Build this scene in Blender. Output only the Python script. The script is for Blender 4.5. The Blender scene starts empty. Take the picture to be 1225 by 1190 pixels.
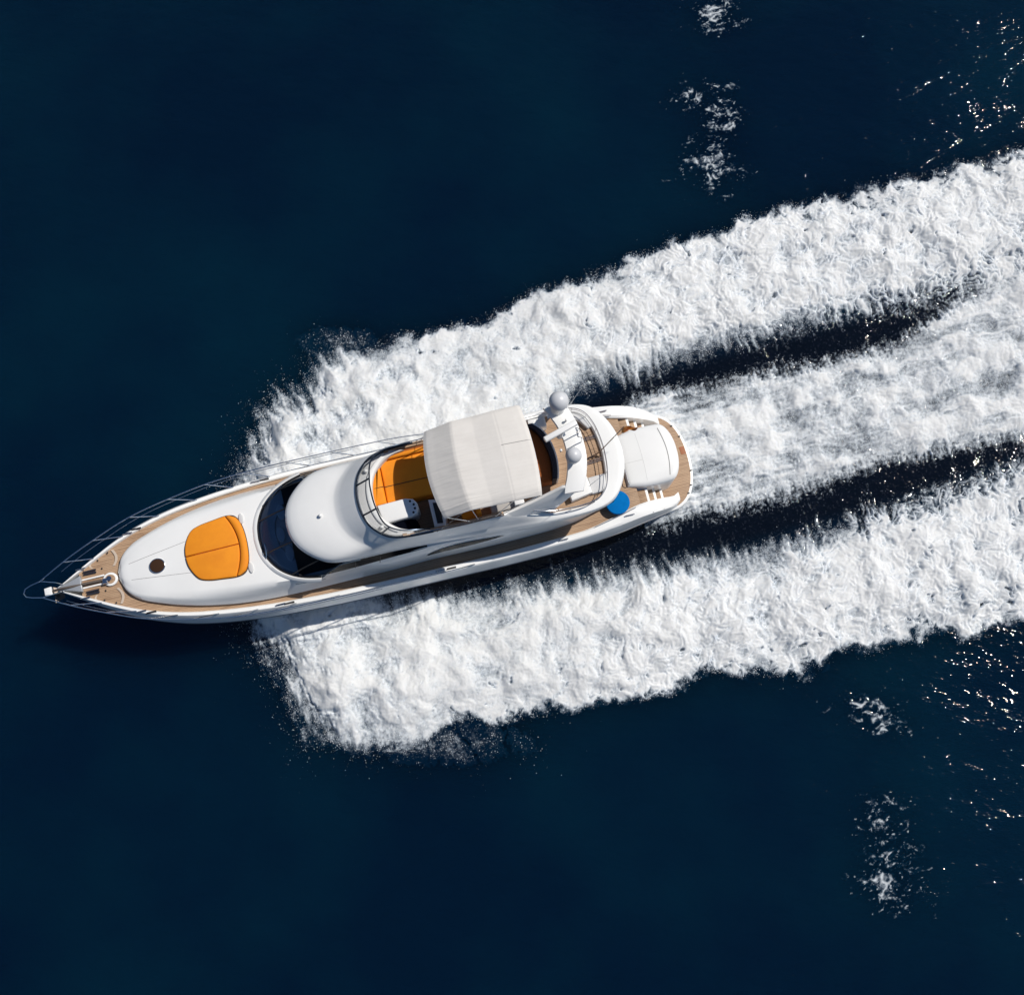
import bpy, math, random
import numpy as np
from mathutils import Vector
R = math.radians
random.seed(4)
scene = bpy.context.scene
C = bpy.context.collection

# ------------------------------------------------------------------ camera, sky, sun, exposure
cam = bpy.data.cameras.new('camera')
camo = bpy.data.objects.new('camera', cam); C.objects.link(camo)
camo.location = (0.0, -8.747, 45.0)
camo.rotation_euler = (R(11.0), 0, 0)
cam.sensor_width = 36.0; cam.lens = 36.0 * 1350.0 / 1225.0
cam.clip_start = 0.5; cam.clip_end = 9000
scene.camera = camo

SUN_EL, SUN_AZ = 53.0, 29.0                     # azimuth measured from world +x towards +y
world = bpy.data.worlds.new('World'); scene.world = world; world.use_nodes = True
nt = world.node_tree; bg = nt.nodes['Background']
sky = nt.nodes.new('ShaderNodeTexSky'); sky.sky_type = 'NISHITA'; sky.sun_disc = False
sky.sun_elevation = R(SUN_EL); sky.sun_rotation = R(90 - SUN_AZ)
sky.dust_density = 0.0; sky.ozone_density = 6.0
nt.links.new(sky.outputs[0], bg.inputs[0]); bg.inputs[1].default_value = 0.055
sl = bpy.data.lights.new('sun', 'SUN'); sl.energy = 3.95; sl.angle = R(0.5); sl.color = (1.0, 0.95, 0.875)
so = bpy.data.objects.new('sun', sl); C.objects.link(so); so.location = (40, 20, 60)
sd = Vector((math.cos(R(SUN_EL)) * math.cos(R(SUN_AZ)), math.cos(R(SUN_EL)) * math.sin(R(SUN_AZ)), math.sin(R(SUN_EL))))
so.rotation_euler = sd.to_track_quat('Z', 'Y').to_euler()
scene.view_settings.view_transform = 'Standard'; scene.view_settings.look = 'None'
scene.view_settings.exposure = 0.0; scene.view_settings.gamma = 1.0
scene.render.engine = 'CYCLES'
scene.cycles.use_denoising = True
scene.cycles.max_bounces = 8; scene.cycles.transparent_max_bounces = 16

# ------------------------------------------------------------------ materials
def mat(name, base, rough=0.5, metal=0.0, coat=0.0, spec=0.5):
    m = bpy.data.materials.new(name); m.use_nodes = True
    b = m.node_tree.nodes['Principled BSDF']
    b.inputs['Base Color'].default_value = (*base, 1); b.inputs['Roughness'].default_value = rough
    b.inputs['Metallic'].default_value = metal; b.inputs['Coat Weight'].default_value = coat
    b.inputs['Specular IOR Level'].default_value = spec
    return m
def nodes(m): return m.node_tree.nodes, m.node_tree.links, m.node_tree.nodes['Principled BSDF']
def noise_tint(m, lo, hi, scale, detail=4, stretch=(1, 1, 1), bump=0.0, bscale=None):
    n, l, b = nodes(m)
    tc = n.new('ShaderNodeTexCoord'); mp = n.new('ShaderNodeMapping'); mp.inputs['Scale'].default_value = stretch
    l.new(tc.outputs['Object'], mp.inputs[0])
    nz = n.new('ShaderNodeTexNoise'); nz.inputs['Scale'].default_value = scale; nz.inputs['Detail'].default_value = detail
    l.new(mp.outputs[0], nz.inputs['Vector'])
    cr = n.new('ShaderNodeValToRGB'); cr.color_ramp.elements[0].position = 0.3; cr.color_ramp.elements[1].position = 0.7
    cr.color_ramp.elements[0].color = (*lo, 1); cr.color_ramp.elements[1].color = (*hi, 1)
    l.new(nz.outputs[0], cr.inputs[0]); l.new(cr.outputs[0], b.inputs['Base Color'])
    if bump:
        n2 = n.new('ShaderNodeTexNoise'); n2.inputs['Scale'].default_value = bscale or scale * 4; n2.inputs['Detail'].default_value = 5
        l.new(mp.outputs[0], n2.inputs['Vector'])
        bp = n.new('ShaderNodeBump'); bp.inputs['Strength'].default_value = bump; bp.inputs['Distance'].default_value = 0.02
        l.new(n2.outputs[0], bp.inputs['Height']); l.new(bp.outputs[0], b.inputs['Normal'])
    return m
GEL = noise_tint(mat('white_gelcoat', (.8, .8, .78), .3, 0, .25), (.82, .82, .805), (.87, .87, .855), 0.8, 3)
GELN = noise_tint(mat('non_skid_white', (.74, .74, .72), .6), (.70, .70, .685), (.76, .76, .745), 3.0, 5, bump=.15, bscale=60)
GREYPAD = mat('pale_grey_vinyl', (.60, .60, .60), .5)
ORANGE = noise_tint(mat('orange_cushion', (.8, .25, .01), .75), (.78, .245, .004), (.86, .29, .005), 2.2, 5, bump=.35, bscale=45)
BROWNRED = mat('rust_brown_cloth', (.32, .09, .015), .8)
NAVY = mat('navy_cloth', (.012, .014, .03), .7)
CANVAS = noise_tint(mat('bimini_canvas', (.70, .67, .63), .85), (.665, .635, .595), (.715, .685, .645), 1.6, 5, bump=.12, bscale=90)
STEEL = mat('stainless_steel', (.72, .73, .75), .18, 1.0)
DARKTUBE = mat('dark_screen_frame', (.03, .045, .07), .3, .6)
BLACK = mat('black_rubber', (.012, .012, .014), .5)
PIT = mat('stairwell_shade', (.003, .004, .008), .9, 0, 0, 0)  # near-black colour stands in for the shade inside the stair opening
SEAM = mat('grey_seam', (.25, .25, .25), .6)
BLUE = noise_tint(mat('bright_blue_cover', (.0, .14, .5), .9, spec=.1), (.0, .14, .43), (.0, .165, .49), 6, 3, bump=.2, bscale=30)
GALV = mat('anchor_chain', (.16, .13, .11), .45, .7)
WHITEP = mat('white_plastic', (.82, .82, .81), .35)
DOME = mat('dome_grey_white', (.62, .63, .65), .35)
WATERLINE = mat('boot_stripe', (.03, .045, .08), .35)

def teak_mat():
    m = mat('teak_planking', (.4, .25, .15), .65)
    n, l, b = nodes(m)
    tc = n.new('ShaderNodeTexCoord'); sep = n.new('ShaderNodeSeparateXYZ'); l.new(tc.outputs['Object'], sep.inputs[0])
    mul = n.new('ShaderNodeMath'); mul.operation = 'MULTIPLY'; mul.inputs[1].default_value = 1 / .06
    l.new(sep.outputs['Y'], mul.inputs[0])
    fl = n.new('ShaderNodeMath'); fl.operation = 'FLOOR'; l.new(mul.outputs[0], fl.inputs[0])
    fr = n.new('ShaderNodeMath'); fr.operation = 'FRACT'; l.new(mul.outputs[0], fr.inputs[0])
    gt = n.new('ShaderNodeMath'); gt.operation = 'LESS_THAN'; gt.inputs[1].default_value = .13; l.new(fr.outputs[0], gt.inputs[0])
    wn = n.new('ShaderNodeTexWhiteNoise'); wn.noise_dimensions = '1D'; l.new(fl.outputs[0], wn.inputs['W'])
    mp = n.new('ShaderNodeMapping'); mp.inputs['Scale'].default_value = (1.2, 14, 6); l.new(tc.outputs['Object'], mp.inputs[0])
    nz = n.new('ShaderNodeTexNoise'); nz.inputs['Scale'].default_value = 2.0; nz.inputs['Detail'].default_value = 6; l.new(mp.outputs[0], nz.inputs['Vector'])
    n3 = n.new('ShaderNodeTexNoise'); n3.inputs['Scale'].default_value = .9; n3.inputs['Detail'].default_value = 3; l.new(tc.outputs['Object'], n3.inputs['Vector'])
    ad = n.new('ShaderNodeMath'); ad.operation = 'ADD'; l.new(nz.outputs[0], ad.inputs[0])
    m2 = n.new('ShaderNodeMath'); m2.operation = 'MULTIPLY'; m2.inputs[1].default_value = .35; l.new(wn.outputs[0], m2.inputs[0]); l.new(m2.outputs[0], ad.inputs[1])
    ad2 = n.new('ShaderNodeMath'); ad2.operation = 'MULTIPLY_ADD'; ad2.inputs[1].default_value = .5; l.new(n3.outputs[0], ad2.inputs[0]); l.new(ad.outputs[0], ad2.inputs[2])
    cr = n.new('ShaderNodeValToRGB'); e = cr.color_ramp.elements
    e[0].position = .55; e[0].color = (.27, .16, .09, 1); e[1].position = 1.15; e[1].color = (.43, .28, .17, 1)
    l.new(ad2.outputs[0], cr.inputs[0])
    mx = n.new('ShaderNodeMixRGB'); mx.inputs[2].default_value = (.10, .075, .055, 1)
    l.new(gt.outputs[0], mx.inputs[0]); l.new(cr.outputs[0], mx.inputs[1]); l.new(mx.outputs[0], b.inputs['Base Color'])
    return m
TEAK = teak_mat()
TEAKPALE = mat('bleached_teak_trim', (.55, .45, .36), .6)

def glass_mat(name, tint, keep, ior=1.5):
    m = bpy.data.materials.new(name); m.use_nodes = True
    n, l = m.node_tree.nodes, m.node_tree.links; n.clear()
    out = n.new('ShaderNodeOutputMaterial'); mx = n.new('ShaderNodeMixShader'); fr = n.new('ShaderNodeFresnel'); fr.inputs[0].default_value = ior
    tr = n.new('ShaderNodeBsdfTransparent'); tr.inputs[0].default_value = (*tint, 1)
    gl = n.new('ShaderNodeBsdfGlossy'); gl.inputs['Roughness'].default_value = .02; gl.inputs[0].default_value = (keep, keep, keep, 1)
    l.new(fr.outputs[0], mx.inputs[0]); l.new(tr.outputs[0], mx.inputs[1]); l.new(gl.outputs[0], mx.inputs[2]); l.new(mx.outputs[0], out.inputs[0])
    return m
TINT = glass_mat('tinted_windscreen_glass', (.52, .60, .68), .6, 1.14)
CLEAR = glass_mat('clear_screen_glass', (.86, .88, .90), .8)
DARKGLASS = mat('dark_side_window', (.010, .009, .010), .10, 0, 0, .3)
DARKGLASS.node_tree.nodes['Principled BSDF'].inputs['IOR'].default_value = 1.13

def sea_mat(foam):
    m = mat('sea_foam' if foam else 'sea_water', (.0, .005, .015), .05)
    n, l, b = nodes(m); b.inputs['IOR'].default_value = 1.33
    b.subsurface_method = 'BURLEY'; b.inputs['Subsurface Weight'].default_value = 0.0 if foam else 1.0; b.inputs['Subsurface Radius'].default_value = (2.0, 3.5, 4.5); b.inputs['Subsurface Scale'].default_value = 1.0
    tc = n.new('ShaderNodeTexCoord')
    # broad drifting tints of the deep water
    nz = n.new('ShaderNodeTexNoise'); nz.inputs['Scale'].default_value = .085; nz.inputs['Detail'].default_value = 4; nz.inputs['Roughness'].default_value = .55
    l.new(tc.outputs['Object'], nz.inputs['Vector'])
    cr = n.new('ShaderNodeValToRGB'); e = cr.color_ramp.elements
    e[0].position = .40; e[0].color = (.0004, .0074, .0218, 1); e[1].position = .72; e[1].color = (.0007, .0150, .0310, 1)
    l.new(nz.outputs[0], cr.inputs[0])
    # wind ripples: three scales, crests running from upper left to lower right
    mp = n.new('ShaderNodeMapping'); mp.inputs['Rotation'].default_value = (0, 0, R(42)); mp.inputs['Scale'].default_value = (.45, 1.0, 1.0)
    l.new(tc.outputs['Object'], mp.inputs[0])
    def nzz(s, d, r=.5):
        q = n.new('ShaderNodeTexNoise'); q.inputs['Scale'].default_value = s; q.inputs['Detail'].default_value = d; q.inputs['Roughness'].default_value = r
        l.new(mp.outputs[0], q.inputs['Vector']); return q
    a, c_, d_ = nzz(.55, 2), nzz(3.2, 2), nzz(17.0, 1)
    def bump(src, dist, prev=None):
        q = n.new('ShaderNodeBump'); q.inputs['Strength'].default_value = 1.0; q.inputs['Distance'].default_value = dist
        l.new(src.outputs[0], q.inputs['Height'])
        if prev: l.new(prev.outputs[0], q.inputs['Normal'])
        return q
    bb = bump(d_, .0115, bump(c_, .054, bump(a, .155)))
    if not foam:
        l.new(cr.outputs[0], b.inputs['Base Color']); l.new(bb.outputs[0], b.inputs['Normal'])
        return m
    ch = n.new('ShaderNodeAttribute'); ch.attribute_name = 'trough_shade'
    cm = n.new('ShaderNodeMixRGB'); cm.inputs[2].default_value = (.0022, .0040, .0085, 1)  # shade of the wake troughs, painted in as a darker water colour
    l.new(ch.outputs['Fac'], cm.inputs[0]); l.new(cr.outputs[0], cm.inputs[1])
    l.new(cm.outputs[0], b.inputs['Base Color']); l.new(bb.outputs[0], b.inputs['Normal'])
    at = n.new('ShaderNodeAttribute'); at.attribute_name = 'foam'
    f = n.new('ShaderNodeBsdfPrincipled'); f.inputs['Roughness'].default_value = .9; f.inputs['Specular IOR Level'].default_value = .15
    f.subsurface_method = 'BURLEY'; f.inputs['Subsurface Weight'].default_value = .6; f.inputs['Subsurface Radius'].default_value = (.07, .08, .10); f.inputs['Subsurface Scale'].default_value = 1.0
    fc = n.new('ShaderNodeValToRGB'); fe = fc.color_ramp.elements
    fe[0].position = .25; fe[0].color = (.50, .58, .66, 1); fe[1].position = .92; fe[1].color = (.715, .72, .715, 1)
    l.new(at.outputs['Fac'], fc.inputs[0]); l.new(fc.outputs[0], f.inputs['Base Color'])
    fn = n.new('ShaderNodeTexNoise'); fn.inputs['Scale'].default_value = 13; fn.inputs['Detail'].default_value = 5; fn.inputs['Roughness'].default_value = .65
    l.new(tc.outputs['Object'], fn.inputs['Vector'])
    fb = n.new('ShaderNodeBump'); fb.inputs['Strength'].default_value = .3; fb.inputs['Distance'].default_value = .04
    l.new(fn.outputs[0], fb.inputs['Height']); l.new(fb.outputs[0], f.inputs['Normal'])
    mx = n.new('ShaderNodeMixShader'); out = n['Material Output']
    # lace: fine holes where the foam is thin
    ln = n.new('ShaderNodeTexNoise'); ln.inputs['Scale'].default_value = 8; ln.inputs['Detail'].default_value = 7; ln.inputs['Roughness'].default_value = .72
    l.new(tc.outputs['Object'], ln.inputs['Vector'])
    s1 = n.new('ShaderNodeMath'); s1.operation = 'MULTIPLY_ADD'; s1.inputs[1].default_value = 1.0; s1.inputs[2].default_value = -.52; l.new(ln.outputs[0], s1.inputs[0])
    s2 = n.new('ShaderNodeMath'); s2.operation = 'ADD'; l.new(at.outputs['Fac'], s2.inputs[0]); l.new(s1.outputs[0], s2.inputs[1])
    s3 = n.new('ShaderNodeMapRange'); s3.interpolation_type = 'SMOOTHSTEP'; s3.inputs['From Min'].default_value = .06; s3.inputs['From Max'].default_value = .86
    l.new(s2.outputs[0], s3.inputs['Value'])
    l.new(s3.outputs[0], mx.inputs[0]); l.new(b.outputs[0], mx.inputs[1]); l.new(f.outputs[0], mx.inputs[2]); l.new(mx.outputs[0], out.inputs[0])
    return m
SEA = sea_mat(False); FOAM = sea_mat(True)
SPRAY = mat('spray_droplet', (.86, .87, .87), .7)

# ------------------------------------------------------------------ mesh helpers
def link(name, me, m, parent=None, angle=38):
    o = bpy.data.objects.new(name, me); C.objects.link(o)
    if m: me.materials.append(m)
    if parent: o.parent = parent
    if len(me.polygons):
        me.shade_smooth(); me.set_sharp_from_angle(angle=R(angle))
    return o
class MB:
    def __init__(s): s.v = []; s.f = []
    def add(s, v, f):
        k = len(s.v); s.v += [tuple(map(float, p)) for p in v]; s.f += [tuple(i + k for i in q) for q in f]; return s
    def loft(s, secs, closed=False, cap0=False, cap1=False):
        n = len(secs[0]); v = [p for q in secs for p in q]; f = []
        m = n if closed else n - 1
        for i in range(len(secs) - 1):
            for j in range(m):
                f.append((i * n + j, i * n + (j + 1) % n, (i + 1) * n + (j + 1) % n, (i + 1) * n + j))
        if cap0: f.append(tuple(range(n)))
        if cap1: f.append(tuple(range((len(secs) - 1) * n, len(secs) * n))[::-1])
        return s.add(v, f)
    def tube(s, pts, r, n=7, r1=None):
        P = [Vector(p) for p in pts]; secs = []
        up = Vector((0, 0, 1))
        for i, p in enumerate(P):
            d = (P[min(i + 1, len(P) - 1)] - P[max(i - 1, 0)]).normalized()
            a = d.cross(up) if abs(d.z) < .95 else d.cross(Vector((1, 0, 0)))
            a.normalize(); b = d.cross(a); rr = r if r1 is None else r + (r1 - r) * i / (len(P) - 1)
            secs.append([p + a * (rr * math.cos(2 * math.pi * k / n)) + b * (rr * math.sin(2 * math.pi * k / n)) for k in range(n)])
        return s.loft(secs, True, True, True)
    def box(s, x0, x1, y0, y1, z0, z1, b=0.02):
        o = [(x0, y0), (x1, y0), (x1, y1), (x0, y1)]
        return s.pad(o, z0, z1 - z0, b)
    def pad(s, outline, z0, h, r, zf=None, steps=3, dense=False):
        """rounded slab: outline (x,y) CCW or CW, flat or following zf(x,y)"""
        P = [Vector((p[0], p[1])) for p in outline]
        if sum(a.x * b.y - b.x * a.y for a, b in zip(P, P[1:] + P[:1])) < 0: P = P[::-1]
        n = len(P); N = []
        for i in range(n):
            a, b, c = P[i - 1], P[i], P[(i + 1) % n]
            d1 = (b - a).normalized(); d2 = (c - b).normalized()
            n1 = Vector((-d1.y, d1.x)); n2 = Vector((-d2.y, d2.x)); m = (n1 + n2)
            m = m / max(.35, m.length_squared / 2) if m.length > 1e-6 else n1
            N.append(m)
        def ring(ins, z):
            return [(P[i].x + N[i].x * ins, P[i].y + N[i].y * ins, z + (zf(P[i].x + N[i].x * ins, P[i].y + N[i].y * ins) if zf else 0)) for i in range(n)]
        secs = [ring(0, z0)]
        for k in range(steps + 1):
            t = k / steps * math.pi / 2
            secs.append(ring(r * (1 - math.cos(t)), z0 + h - r + r * math.sin(t)))
        return s.loft(secs, True, True, True)
    def strip(s, outer, inner, z0, h, r=.03):
        secs = []
        for a, b in zip(outer, inner):
            d = Vector((b[0] - a[0], b[1] - a[1])); d.normalize(); d *= r
            secs.append([(a[0], a[1], z0), (a[0], a[1], z0 + h - r), (a[0] + d.x * .4, a[1] + d.y * .4, z0 + h - r * .3), (a[0] + d.x, a[1] + d.y, z0 + h), (b[0] - d.x, b[1] - d.y, z0 + h), (b[0] - d.x * .4, b[1] - d.y * .4, z0 + h - r * .3), (b[0], b[1], z0 + h - r), (b[0], b[1], z0)])
        return s.loft(secs, True, True, True)
    def sphere(s, c, rx, ry, rz, nu=20, nv=12):
        secs = []
        for j in range(nv + 1):
            t = -math.pi / 2 + math.pi * j / nv
            rr = max(math.cos(t), .01)
            secs.append([(c[0] + rx * rr * math.cos(2 * math.pi * k / nu), c[1] + ry * rr * math.sin(2 * math.pi * k / nu), c[2] + rz * math.sin(t)) for k in range(nu)])
        return s.loft(secs, True, True, True)
    def build(s, name, m, parent=None, angle=38):
        me = bpy.data.meshes.new(name); me.from_pydata(s.v, [], s.f); me.update()
        import bmesh
        bm = bmesh.new(); bm.from_mesh(me); bmesh.ops.recalc_face_normals(bm, faces=bm.faces); bm.to_mesh(me); bm.free()
        return link(name, me, m, parent, angle)
def crom(P, k=6, closed=False):
    """Catmull-Rom through points of any dimension"""
    P = [np.array(p, float) for p in P]; n = len(P); out = []
    rng = range(n) if closed else range(n - 1)
    for i in rng:
        g = (lambda j: P[j % n]) if closed else (lambda j: P[max(0, min(n - 1, j))])
        p0, p1, p2, p3 = g(i - 1), g(i), g(i + 1), g(i + 2)
        for q in range(k):
            t = q / k
            out.append(.5 * (2 * p1 + (p2 - p0) * t + (2 * p0 - 5 * p1 + 4 * p2 - p3) * t * t + (3 * p1 - p0 - 3 * p2 + p3) * t ** 3))
    if not closed: out.append(P[-1])
    return [tuple(p) for p in out]
def tab(xs, ys):
    """monotone cubic table"""
    xs = np.array(xs, float); ys = np.array(ys, float); h = np.diff(xs); d = np.diff(ys) / h
    m = np.zeros(len(xs)); m[0] = d[0]; m[-1] = d[-1]
    for i in range(1, len(xs) - 1):
        if d[i - 1] * d[i] > 0:
            w1 = 2 * h[i] + h[i - 1]; w2 = h[i] + 2 * h[i - 1]; m[i] = (w1 + w2) / (w1 / d[i - 1] + w2 / d[i])
    def f(x):
        x = min(max(x, xs[0]), xs[-1]); i = int(min(max(np.searchsorted(xs, x) - 1, 0), len(h) - 1)); t = (x - xs[i]) / h[i]
        return float((1 + 2 * t) * (1 - t) ** 2 * ys[i] + t * (1 - t) ** 2 * h[i] * m[i] + t * t * (3 - 2 * t) * ys[i + 1] + t * t * (t - 1) * h[i] * m[i + 1])
    return f
def both(half):
    """half section (first point on the centre line, +Y side) -> full section"""
    return [(p[0], -p[1], p[2]) for p in half[::-1]] + list(half[1:])
def tag(o, label, cat, group=None, kind=None):
    o['label'] = label
    if cat: o['category'] = cat
    if group: o['group'] = group
    if kind: o['kind'] = kind
    return o

# ------------------------------------------------------------------ numpy noise
rng = np.random.RandomState(11)
PERM = rng.permutation(512); PERM = np.concatenate([PERM, PERM, PERM])
GA = rng.rand(512) * 2 * np.pi; GX, GY = np.cos(GA), np.sin(GA)
def pn(x, y):
    xi = np.floor(x).astype(int); yi = np.floor(y).astype(int); fx = x - xi; fy = y - yi
    u = fx ** 3 * (fx * (fx * 6 - 15) + 10); v = fy ** 3 * (fy * (fy * 6 - 15) + 10)
    def g(a, b, px, py):
        h = PERM[(PERM[a & 511] + b) & 511]; return GX[h] * px + GY[h] * py
    n00 = g(xi, yi, fx, fy); n10 = g(xi + 1, yi, fx - 1, fy); n01 = g(xi, yi + 1, fx, fy - 1); n11 = g(xi + 1, yi + 1, fx - 1, fy - 1)
    return ((n00 * (1 - u) + n10 * u) * (1 - v) + (n01 * (1 - u) + n11 * u) * v) * 1.5
def fbm(x, y, o=4, gain=.5, seed=0.0):
    s = 0; a = 1; t = 0
    for k in range(o):
        s = s + a * pn(x * 2 ** k + seed + 17.3 * k, y * 2 ** k - seed + 9.1 * k); t += a; a *= gain
    return s / t
def billow(x, y, o=3, gain=.5, seed=0.0):
    s = 0; a = 1; t = 0
    for k in range(o):
        s = s + a * (1 - 2 * np.abs(pn(x * 2 ** k + seed + 5.7 * k, y * 2 ** k + seed * .7 + 3.3 * k))); t += a; a *= gain
    return s / t
def sstep(a, b, x):
    t = np.clip((x - a) / (b - a), 0, 1); return t * t * (3 - 2 * t)
def sdist(poly, X, Y):
    """signed distance, positive inside"""
    P = np.array(poly); d = np.full(X.shape, 1e9); ins = np.zeros(X.shape, bool)
    for (ax, ay), (bx, by) in zip(P, np.roll(P, -1, 0)):
        ex, ey = bx - ax, by - ay; wx, wy = X - ax, Y - ay
        t = np.clip((wx * ex + wy * ey) / (ex * ex + ey * ey), 0, 1)
        d = np.minimum(d, (wx - ex * t) ** 2 + (wy - ey * t) ** 2)
        c = (ay > Y) != (by > Y)
        ins ^= c & (X < ex * (Y - ay) / (ey if ey else 1e-9) + ax)
    d = np.sqrt(d); return np.where(ins, d, -d)

# ------------------------------------------------------------------ the sea
me = bpy.data.meshes.new('sea'); S = 4000
me.from_pydata([(-S, -S, 0), (S, -S, 0), (S, S, 0), (-S, S, 0)], [], [(0, 1, 2, 3)])
o = link('sea', me, SEA); o['kind'] = 'structure'; o['label'] = 'deep navy blue open sea with small ripples and sun glints'

BAND_STBD = [(-11.50,-1.58),(-11.18,0.76),(-10.66,2.22),(-10.32,3.81),(-9.45,4.34),(-8.53,4.63),(-8.06,5.96),(-6.33,6.22),(-4.61,6.69),(-1.83,7.16),(-0.44,7.97),(1.14,8.86),(2.72,9.26),(4.49,9.90),(6.63,10.87),(8.41,11.25),(9.85,11.89),(10.58,12.27),(13.27,12.85),(14.90,13.31),(17.08,13.81),(20.37,14.70),(22.02,15.16),(25.92,16.34),(31.53,17.92),(31.10,14.38),(25.47,11.89),(21.58,10.01),(18.85,8.89),(16.36,8.34),(13.88,7.79),(10.70,6.87),(7.54,5.96),(5.09,5.06),(3.02,4.70),(1.63,3.28),(-3.80,-0.21)]
BAND_PORT = [(-11.37,-4.27),(-10.50,-5.19),(-9.62,-6.57),(-8.58,-7.87),(-8.13,-9.47),(-6.24,-9.78),(-5.26,-10.10),(-3.97,-9.88),(-3.00,-9.47),(-1.71,-8.77),(0.90,-8.61),(2.86,-8.12),(4.82,-7.96),(6.80,-7.38),(7.47,-6.90),(9.43,-7.06),(11.41,-6.99),(12.77,-6.08),(14.75,-6.08),(16.45,-5.33),(18.08,-5.52),(20.28,-4.93),(23.79,-4.60),(28.89,-3.60),(29.86,4.34),(24.52,2.57),(20.83,1.35),(18.20,0.31),(15.78,-0.38),(13.03,-1.31),(10.31,-2.09),(8.96,-2.32),(7.28,-2.53),(5.60,-2.76),(3.59,-3.03),(0.92,-3.60),(-1.75,-3.83),(-4.74,-4.00),(-7.09,-3.27)]
BAND_MID = [(4.33,1.17),(4.80,4.06),(6.11,4.49),(8.19,4.77),(9.93,5.13),(13.42,5.78),(16.24,6.62),(18.82,8.52),(21.57,9.90),(25.43,11.51),(31.00,13.61),(29.86,4.34),(24.59,3.28),(20.92,2.40),(17.63,1.87),(15.22,1.42),(13.49,0.83),(11.42,0.13),(9.71,-0.31),(7.33,-0.83),(6.14,-1.31),(4.29,-0.90)]
LACE_LOW = [(4.28,-1.58),(5.97,-1.31),(9.71,-0.21),(13.14,0.65),(13.45,0.13),(10.71,-0.62),(7.99,-1.24),(5.96,-1.68)]
LACE_UP = [(4.20,3.28),(4.56,4.06),(6.47,4.88),(8.55,5.31),(11.00,5.96),(13.80,6.33),(16.61,6.94),(16.21,6.14),(13.39,5.24),(8.17,4.17),(5.75,3.63)]

def grid_mesh(name, X, Y, Z, D, keep, m, T=None):
    ny, nx = X.shape
    idx = np.arange(nx * ny).reshape(ny, nx)
    K = keep[:-1, :-1] | keep[1:, :-1] | keep[:-1, 1:] | keep[1:, 1:]
    q = np.stack([idx[:-1, :-1], idx[:-1, 1:], idx[1:, 1:], idx[1:, :-1]], -1)[K]
    used = np.unique(q); remap = np.full(nx * ny, -1); remap[used] = np.arange(len(used)); q = remap[q]
    me = bpy.data.meshes.new(name)
    me.vertices.add(len(used)); me.vertices.foreach_set('co', np.stack([X.ravel()[used], Y.ravel()[used], Z.ravel()[used]], -1).astype(np.float32).ravel())
    me.loops.add(q.size); me.loops.foreach_set('vertex_index', q.ravel().astype(np.int32))
    me.polygons.add(len(q)); me.polygons.foreach_set('loop_start', np.arange(0, q.size, 4, dtype=np.int32))
    me.update(calc_edges=True)
    at = me.attributes.new('foam', 'FLOAT', 'POINT'); at.data.foreach_set('value', D.ravel()[used].astype(np.float32))
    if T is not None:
        at = me.attributes.new('trough_shade', 'FLOAT', 'POINT'); at.data.foreach_set('value', T.ravel()[used].astype(np.float32))
    me.materials.append(m); me.shade_smooth()
    o = bpy.data.objects.new(name, me); C.objects.link(o)
    return o

CELL = .038
gx = np.arange(-13.2, 25.5, CELL); gy = np.arange(-13.0, 17.6, CELL)
WX, WY = np.meshgrid(gx, gy)
# coordinates along / across the track of the boat (it curves gently)
AL = WX * .968 + WY * .25; AC = -WX * .25 + WY * .968
wx_ = WX + .35 * fbm(WX * .7, WY * .7, 3, seed=3); wy_ = WY + .35 * fbm(WX * .7, WY * .7, 3, seed=41)
dA = sdist(BAND_STBD, wx_, wy_); dB = sdist(BAND_PORT, wx_, wy_); dC = sdist(BAND_MID, WX, WY)
dL = sdist(LACE_LOW, WX, WY); dU = sdist(LACE_UP, WX, WY)
qx = .5 * fbm(WX * .55, WY * .55, 3, seed=201) + .18 * fbm(WX * 2.0, WY * 2.0, 2, seed=203)
qy = .5 * fbm(WX * .55, WY * .55, 3, seed=207) + .18 * fbm(WX * 2.0, WY * 2.0, 2, seed=209)
PX, PY = WX + qx, WY + qy
slow = fbm(WX * .45, WY * .45, 3, .55, seed=211)          # broad uneven patches
lump = billow(PX * .9, PY * .9, 3, seed=7)                # rounded scallops
fine = fbm(PX * 3.2, PY * 3.2, 4, .62, seed=15)
grain = fbm(WX * 9, WY * 9, 2, .6, seed=90)
cross = fbm(AL * 2.6 + qx, AC * .5, 3, .65, seed=22)      # streaks flung across the track
cross2 = fbm(AL * 8, AC * 1.1, 2, .6, seed=29)
fan = fbm(AL * 1.9 + .5 * AC + qx, AC * .34, 4, .66, seed=37)    # spray fanning out beside the bow
along = fbm(AL * .16 + .3 * qx, AC * 1.1 + qy, 4, .6, seed=33)   # streaks along the track
along2 = fbm(AL * .7, AC * 5.5 + qy, 3, .6, seed=35)
n1 = fbm(PX * 1.1, PY * 1.1, 6, .70, seed=51)
mx_ = PX + .25 * pn(PX * 2.2 + 4, PY * 2.2); my_ = PY + .25 * pn(PX * 2.2, PY * 2.2 + 9)
worm = np.maximum(1 - 3.2 * np.abs(pn(mx_ * 2.0, my_ * 2.0)), 1 - 3.2 * np.abs(pn(mx_ * 3.6 + 31, my_ * 3.6 + 7)))   # curling foam ridges
worm = np.clip(worm, 0, 1)
front = 1 - sstep(-9.5, -1.0, WX)                         # spray sheets near the bow
aft = sstep(-2, 7, WX)
nearstern = 1 - sstep(5.5, 12, WX)
innerA = sstep(2.4, .2, np.abs(sdist([(1.6,3.3),(3,4.7),(7.5,5.96),(13.9,7.8),(18.9,8.9),(21.6,10),(25.5,11.9),(26,9),(18,6),(10,4),(2,1.5)], WX, WY)))
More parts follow.
